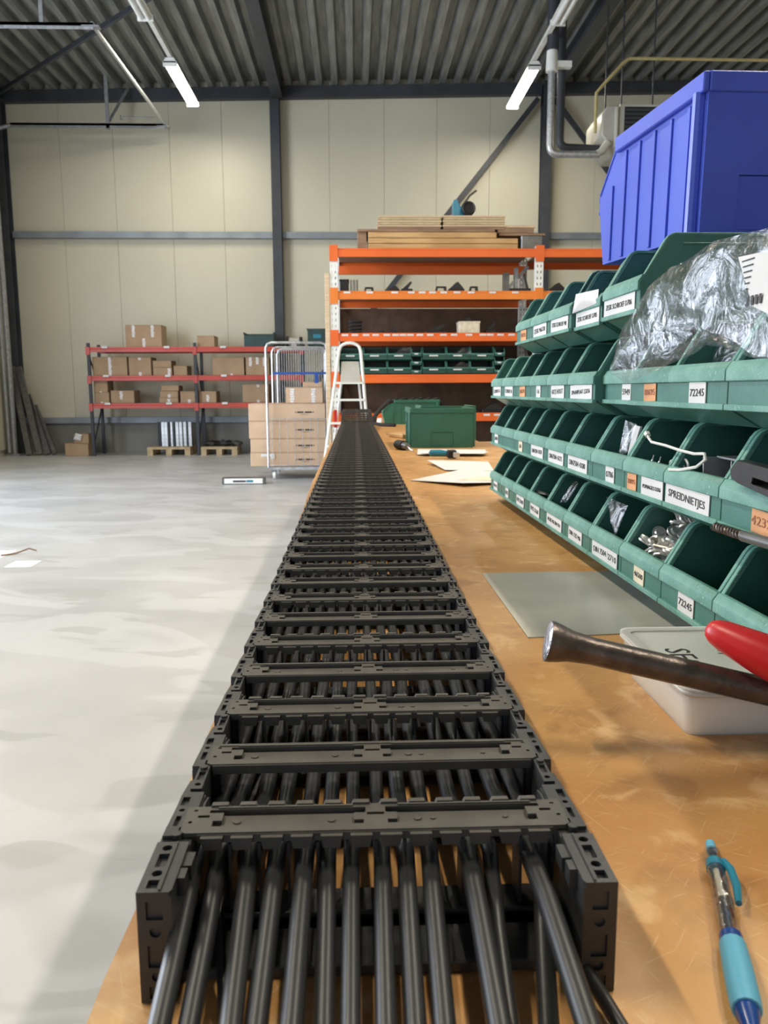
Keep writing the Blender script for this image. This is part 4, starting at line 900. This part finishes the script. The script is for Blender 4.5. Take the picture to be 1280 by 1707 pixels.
# knife / stripping tool
kn = thing('stripping_tool', 'small cable stripping tool with blue handle by the papers', 'tool', (.36, 3.26, BZ))
zb = BZ+.0035
part('handle', MB().tube([(.30, 3.275, zb+.018), (.305, 3.272, zb+.018), (.345, 3.26, zb+.018), (.37, 3.25, zb+.018)], [.006, .013, .014, .010], 12), MT['teal'], kn)
part('head', MB().box(.368, .405, 3.22, 3.26, zb, zb+.032), MT['rubber'], kn, bevel=.004); part('blade_guard', MB().box(.39, .415, 3.205, 3.222, zb+.004, zb+.024), MT['nickel'], kn, bevel=.003)
cn = thing('cable_connector', 'small black cable connector lying right of the chain', 'connector', (.222, 3.745, BZ))
part('body', MB().tube([(.20, 3.80, BZ+.022), (.225, 3.72, BZ+.022)], .022, 12), MT['rubber'], cn); part('cap', MB().tube([(.225, 3.72, BZ+.022), (.238, 3.68, BZ+.020)], [.018, .014], 12), MT['greyst'], cn)
part('wire', MB().tube([(.238, 3.68, BZ+.02), (.25, 3.64, BZ+.008), (.262, 3.63, BZ+.003)], .003, 6), MT['nickel'], cn)
tr_ = thing('wooden_spoon', 'small pale wooden offcut beside the green bin', 'offcut', (.245, 4.75, BZ))
part('piece', MB().prism([(.20, 4.80), (.27, 4.62), (.33, 4.68), (.28, 4.85)], 2, BZ, BZ+.022), MT['board'], tr_, bevel=.004); part('tip', MB().prism([(.19, 4.98), (.30, 4.92), (.31, 4.98)], 2, BZ, BZ+.012), MT['board2'], tr_)
tr_.name = 'wood_offcut'
solo('black_strap', MB().tube([(.30, 6.5, 1.08), (.24, 6.42, 1.06), (.16, 6.35, .98), (.15, 6.30, .915), (.20, 6.2, .908), (.30, 6.1, .908)], .014, 8).tube([(.28, 6.45, 1.09), (.20, 6.38, 1.02), (.14, 6.33, .95), (.15, 6.3, .91)], .016, 8), MT['rubber'], 'black strap hanging from the far green bin beside the chain end', 'strap')
solo('white_rag', MB().pillow([(.17, 6.45, .905), (.21, 6.42, .905), (.215, 6.46, .95), (.18, 6.47, .95)], (0, -.012, 0), 4, .004, 2, 3), MT['paper'], 'small white rag between the strap and the far green bin', 'rag')

# ================================================================== BIN CONTENTS
def bag(name, outline, bulge, label, m='film', amp=.006, seed=1, cat='bag', rings=8, sub=6):
    return solo(name, MB().pillow(outline, bulge, rings, amp, seed, sub), MT[m], label, cat, ang=30)
X = .352
bag('plastic_bag', [(0.3478,1.1060,1.1916),(0.3481,1.0794,1.2277),(0.3519,1.0238,1.2753),(0.3535,0.9091,1.2996),(0.3547,0.8156,1.3136),(0.3605,0.6950,1.3059),(0.3615,0.6286,1.2748),(0.3588,0.6695,1.1909),(0.3580,0.7306,1.2013),(0.3545,0.8317,1.2168),(0.3520,0.8660,1.2032),(0.3447,1.0278,1.1762)], (-.016, 0, .004),
    'large clear plastic bag draped over the second row of bins at right', amp=.007, seed=4, rings=12, sub=8)
bag('plastic_bag', [(0.4092,0.9281,1.1855),(0.4144,0.9251,1.2166),(0.4249,0.9171,1.2529),(0.4256,0.8720,1.2655),(0.4264,0.8217,1.2553),(0.4267,0.8035,1.2220),(0.4163,0.8065,1.1908),(0.4000,0.8519,1.1835)], (-.022, 0, 0), 'clear bag of black plastic parts in the second row, right of the large bag', amp=.007, seed=9)
random.seed(11)
for i in range(16):
    y = random.uniform(.80, .90); zz = random.uniform(1.165, 1.236); x = .420+random.uniform(-.008, .02); a = random.uniform(0, 3)
    Mx = Matrix.Translation((x, y, zz)) @ Matrix.Rotation(a, 4, Vector((1, .4, .3)).normalized())
    solo('black_clip', MB().box(-.011, .011, -.004, .004, -.004, .004, Mx).box(-.011, -.006, -.004, .004, .004, .012, Mx).box(.006, .011, -.004, .004, .004, .012, Mx), MT['darkp'], 'small black plastic clip inside the clear bag in the second row', 'clip', 'black clips in the bag')
for i in range(14):
    y = random.uniform(.685, .765); zz = 1.150+random.uniform(.02, .055); x = .402+random.uniform(-.015, .03); a = random.uniform(0, 3)
    Mx = Matrix.Translation((x, y, zz)) @ Matrix.Rotation(a, 4, Vector((.3, 1, .5)).normalized())
    solo('grey_clip', MB().box(-.010, .010, -.003, .003, -.004, .004, Mx).box(-.010, -.005, -.003, .003, .004, .013, Mx).box(.005, .010, -.003, .003, .004, .013, Mx), MT['greyp'], 'small grey clip piled in the second row bin at the right edge', 'clip', 'grey clips in the second row')
bag('plastic_bag', [(0.4063,0.7762,1.1960),(0.4117,0.7661,1.2377),(0.4178,0.7102,1.2483),(0.4183,0.6797,1.2014)], (-.015, 0, 0), 'clear bag above grey clips at the right edge of the second row', seed=13)
ins = solo('printed_slip', MB().add([(0.3402,0.7306,1.2848),(0.3412,0.6593,1.2809),(0.3380,0.6593,1.2276),(0.3386,0.6950,1.2390),(0.3418,0.7306,1.2848),(0.3427,0.6593,1.2809),(0.3396,0.6593,1.2276),(0.3402,0.6950,1.2390)], [(3,2,1,0),(4,5,6,7),(0,1,5,4),(1,2,6,5),(2,3,7,6),(3,0,4,7)]), MT['paper'], 'white printed slip lying on the large clear bag', 'slip')
def slipx(z): return .3375+.0032*(z-1.2275)/.0575-.0003
for j in range(6):
    z = 1.279-.005*j; part('printed_line', MB().box(slipx(z)-.0003, slipx(z), .700+.001*j, .722-.0025*j, z, z+.0011), MT['ink'], ins)
for j in range(4):
    z = 1.240; part('printed_line', MB().box(slipx(z)-.0003, slipx(z), .700-.007*j, .7035-.007*j, z, z+.008), MT['ink'], ins)
sv = solo('packing_sleeve', MB().pillow([(0.3570,1.3282,1.3210),(0.3606,1.2161,1.3155),(0.3586,1.2132,1.2950),(0.3529,1.3321,1.2904)], (-.006, 0, .002), 5, .002, 3, 5), MT['paper'], 'flat silvery packing sleeve sticking out of a top row bin', 'sleeve', ang=30)
bag('plastic_bag', [(0.4506,1.2288,1.3338),(0.4610,1.2190,1.3708),(0.4824,1.1700,1.3773),(0.4728,1.1307,1.3550),(0.4622,1.1504,1.3189)], (-.01, 0, 0), 'clear bag end behind the silvery sleeve in the top row', seed=21)
bag('plastic_bag', [(0.3790,1.2190,1.2059),(0.4098,1.2151,1.2161),(0.4211,1.1504,1.2008),(0.3954,1.1504,1.1751),(0.3795,1.1897,1.1751)], (-.006, 0, 0), 'small clear bag in the sixth bin of the second row', seed=22)
bag('plastic_bag', [(0.3773,1.1248,1.1268),(0.3800,1.0853,1.1226),(0.3706,1.0932,1.0835),(0.3671,1.1179,1.0774)], (-.005, 0, 0), 'clear bag with papers in the third row left of the white strap', amp=.003, seed=5)
solo('folded_slip', MB().add([(0.3828,1.1031,1.1206),(0.3841,1.0833,1.1195),(0.3768,1.0892,1.0856),(0.3755,1.1050,1.0795),(0.3859,1.1031,1.1206),(0.3872,1.0833,1.1195),(0.3799,1.0892,1.0856),(0.3786,1.1050,1.0795)], [(3,2,1,0),(4,5,6,7),(0,1,5,4),(1,2,6,5),(2,3,7,6),(3,0,4,7)]), MT['paper'], 'folded white slip inside the third row clear bag', 'slip')
solo('white_strap', MB().tube([(0.3680,1.0115,1.1135),(0.3671,1.0031,1.1087),(0.3645,0.9863,1.1052),(0.3633,0.9374,1.1043),(0.3629,0.8950,1.1019),(0.3625,0.8544,1.1009),(0.3638,0.8316,1.1028)], .0017, 6).tube([(0.3680,1.0144,1.1145),(0.3681,1.0088,1.1116)], .0038, 6).tube([(0.3638,0.8316,1.1028),(0.3630,0.8259,1.0974),(0.3607,0.8430,1.0877),(0.3582,0.8808,1.0809),(0.3559,0.9045,1.0791)], .0017, 6), MT['white'], 'white cable tie with a hooked end reaching across the third row', 'cable tie')
for i, (y, zz) in enumerate(((1.067, 1.070), (1.015, 1.075), (.991, 1.075))):
    solo('pop_rivet', MB().tube([(.373, y, zz-.007), (.377, y-.002, zz+.006)], [.0022, .0016], 8).tube([(.377, y-.002, zz+.006), (.378, y-.003, zz+.012)], .0009, 6), MT['nickel'], 'bright rivet standing at the lip of the third row bin, %s from the left' % ORD[i], 'rivet', 'rivets in the third row')
cu_ = thing('channel_bracket', 'grey folded metal channel in the third row bin marked SPREIDNIETJES', 'bracket', (0.4055,0.8317,1.0712))
part('base', MB().box(0.3804,0.4366,0.8066,0.8690,1.0713,1.0739), MT['galvd'], cu_); part('side', MB().box(0.3809,0.4371,0.8055,0.8076,1.0711,1.0972), MT['galvd'], cu_); part('side', MB().add([(0.3800,0.8680,1.0714),(0.4361,0.8680,1.0714),(0.4360,0.8700,1.0963),(0.3800,0.8700,1.0963),(0.3800,0.8700,1.0714),(0.4360,0.8700,1.0714),(0.4360,0.8720,1.0963),(0.3799,0.8720,1.0963)], [(3,2,1,0),(4,5,6,7),(0,1,5,4),(1,2,6,5),(2,3,7,6),(3,0,4,7)]), MT['galvd'], cu_)
part('top', MB().box(0.3950,0.4365,0.8066,0.8710,1.0952,1.0972), MT['galvd'], cu_)
for i, (y, a) in enumerate(((.945, .2), (.922, -.3), (.908, .5))):
    c = Vector((.376, y, 1.081+.002*i)); lp = [c+Vector((0, .008*math.cos(t*.628)*(1 if abs(math.cos(t*.628)) > .4 else .9), .005*math.sin(t*.628)+a*.004*math.cos(t*.628))) for t in range(10)]
    solo('white_staple', MB().tube(lp, .0014, 6, True), MT['white'], 'white loop shaped cable clip lying beside the grey channel, %s from the left' % ORD[i], 'clip', 'white clips by the channel')
solo('black_box_part', MB().box(0.4043,0.4457,0.8811,0.9381,1.0508,1.0767), MT['darkp'], 'black block behind the white clips in the third row', 'block', bevel=.002)
db = thing('dark_slotted_bar', 'dark rounded steel bar with a slot sticking out of the third row', 'bar', (0.3865,0.7102,1.0812))
f = flat2d([(-0.743, 1.092), (-0.735, 1.099), (-0.730, 1.102), (-0.596, 1.096), (-0.596, 1.068), (-0.728, 1.081), (-0.740, 1.084)], [[(-0.699, 1.089), (-0.626, 1.085), (-0.626, 1.079), (-0.701, 1.083)]], .350, .362)
part('plate', MB().add([(v[2], -v[0], v[1]+.003) for v in f.v], f.f), MT['darkp'], db, bevel=.0015)
part('backing', MB().box(0.3678,0.5224,0.6478,0.7523,1.0812,1.0864), MT['darkp'], db)
dr_ = thing('masonry_drill', 'worn masonry drill bit jutting out between the two lowest bin rows', 'drill bit', (0.3449,0.6899,1.0393))
a_ = Vector((0.3492,0.7661,1.0371)); b_2 = Vector((0.3448,0.6980,1.0399)); c_2 = Vector((0.3463,0.5876,1.0441))
part('shank', MB().tube([b_2, c_2], .0052, 12), MT['greyst'], dr_)
hel = []
for j in range(2):
    hp = [a_.lerp(b_2, t/40)+Vector((.0032*math.cos(t*.8+j*math.pi), 0, .0032*math.sin(t*.8+j*math.pi))) for t in range(41)]
    part('flute', MB().tube(hp, .0016, 6), MT['rust'], dr_)
part('core', MB().tube([a_, b_2], .0026, 8), MT['rust'], dr_)
bag('plastic_bag', [(0.3812,1.2093,1.0081),(0.3826,1.1159,1.0075),(0.3723,1.1159,0.9797),(0.3681,1.1208,0.9623),(0.3718,1.1504,0.9748)], (-.004, 0, 0), 'hanging clear bag in the bottom row left of the metal lugs', amp=.003, seed=6)
bag('plastic_bag', [(0.3864,1.4085,1.0093),(0.3867,1.3892,1.0112),(0.3722,1.4085,0.9717),(0.3679,1.4277,0.9668)], (-.005, 0, 0), 'small clear bag in the fifth bin of the bottom row', amp=.003, seed=7)
solo('curved_sheet', MB().pillow([(0.3608,1.6426,0.9705),(0.3634,1.5951,0.9640),(0.3644,1.5284,0.9696),(0.3797,1.5237,0.9655),(0.3809,1.6426,0.9644)], (0, 0, .002), 4, .001, 8, 5), MT['greyst'], 'curved grey sheet lying on the lip in the fourth bottom bin', 'sheet')
# washers / lugs pile
random.seed(21)
def lug_mesh():
    n = 10; o = [(.010+.0062*math.cos(a), .0062*math.sin(a)) for a in [(-90+180*i/n)*math.pi/180 for i in range(n+1)]] + [(-.010+.0062*math.cos(a), .0062*math.sin(a)) for a in [(90+180*i/n)*math.pi/180 for i in range(n+1)]]
    f = flat2d(o, [circ(-.010, 0, .0022, 10)], -.0009, .0009); f.tube([(.009, 0, .0009), (.009, 0, .0028)], [.0048, .0036], 12)
    f.v = [(p[0]*1.4, p[1]*1.4, p[2]*1.3) for p in f.v]
    return f.mesh('metal_lug', MT['nickel'], smooth=False)
LUG = lug_mesh()
y_a, y_b = .919, 1.053
n_ = 0
for i in range(64):
    fx = random.random(); y = y_a+.022+random.random()*(y_b-y_a-.044)
    x = .380+fx*.065; zz = .960+fx*.046+random.uniform(-.004, .006)
    o = link('metal_lug', LUG, None, (x, y, zz), (random.uniform(-.9, .5), random.uniform(-.9, .2), random.uniform(0, 6.28)))
    tag(o, 'shiny metal lug with a round boss, heaped in the bottom row bin', 'lug', 'metal lugs in the bottom row')
# support under pile (more lugs, uncountable)
hp_ = solo('lug_heap', MB().pillow([(.367,y_a+.006,.933),(.367,y_b-.006,.933),(.46,y_b-.006,.970),(.46,y_a+.006,.970)], (0,0,.026), 6, .004, 3, 5), MT['greyp'], 'packed metal lugs filling the bin below the loose ones', 'lugs'); hp_['kind'] = 'stuff'
# woven rope
rp = MB()
for j in range(3):
    rp.tube([(.350+.014*math.cos(a*.524)+.004*j, (.612+.026*math.cos(a*.524)), 1.008+.013*math.sin(a*.524)-.010*j) for a in range(12)], .009, 10, True)
rp.tube([(.345, .58, .99), (.365, .50, .972), (.37, .40, .968)], .012, 10)
solo('woven_rope', rp, MT['rope'], 'coil of cream and black woven rope on the lowest bin at the right edge', 'rope')
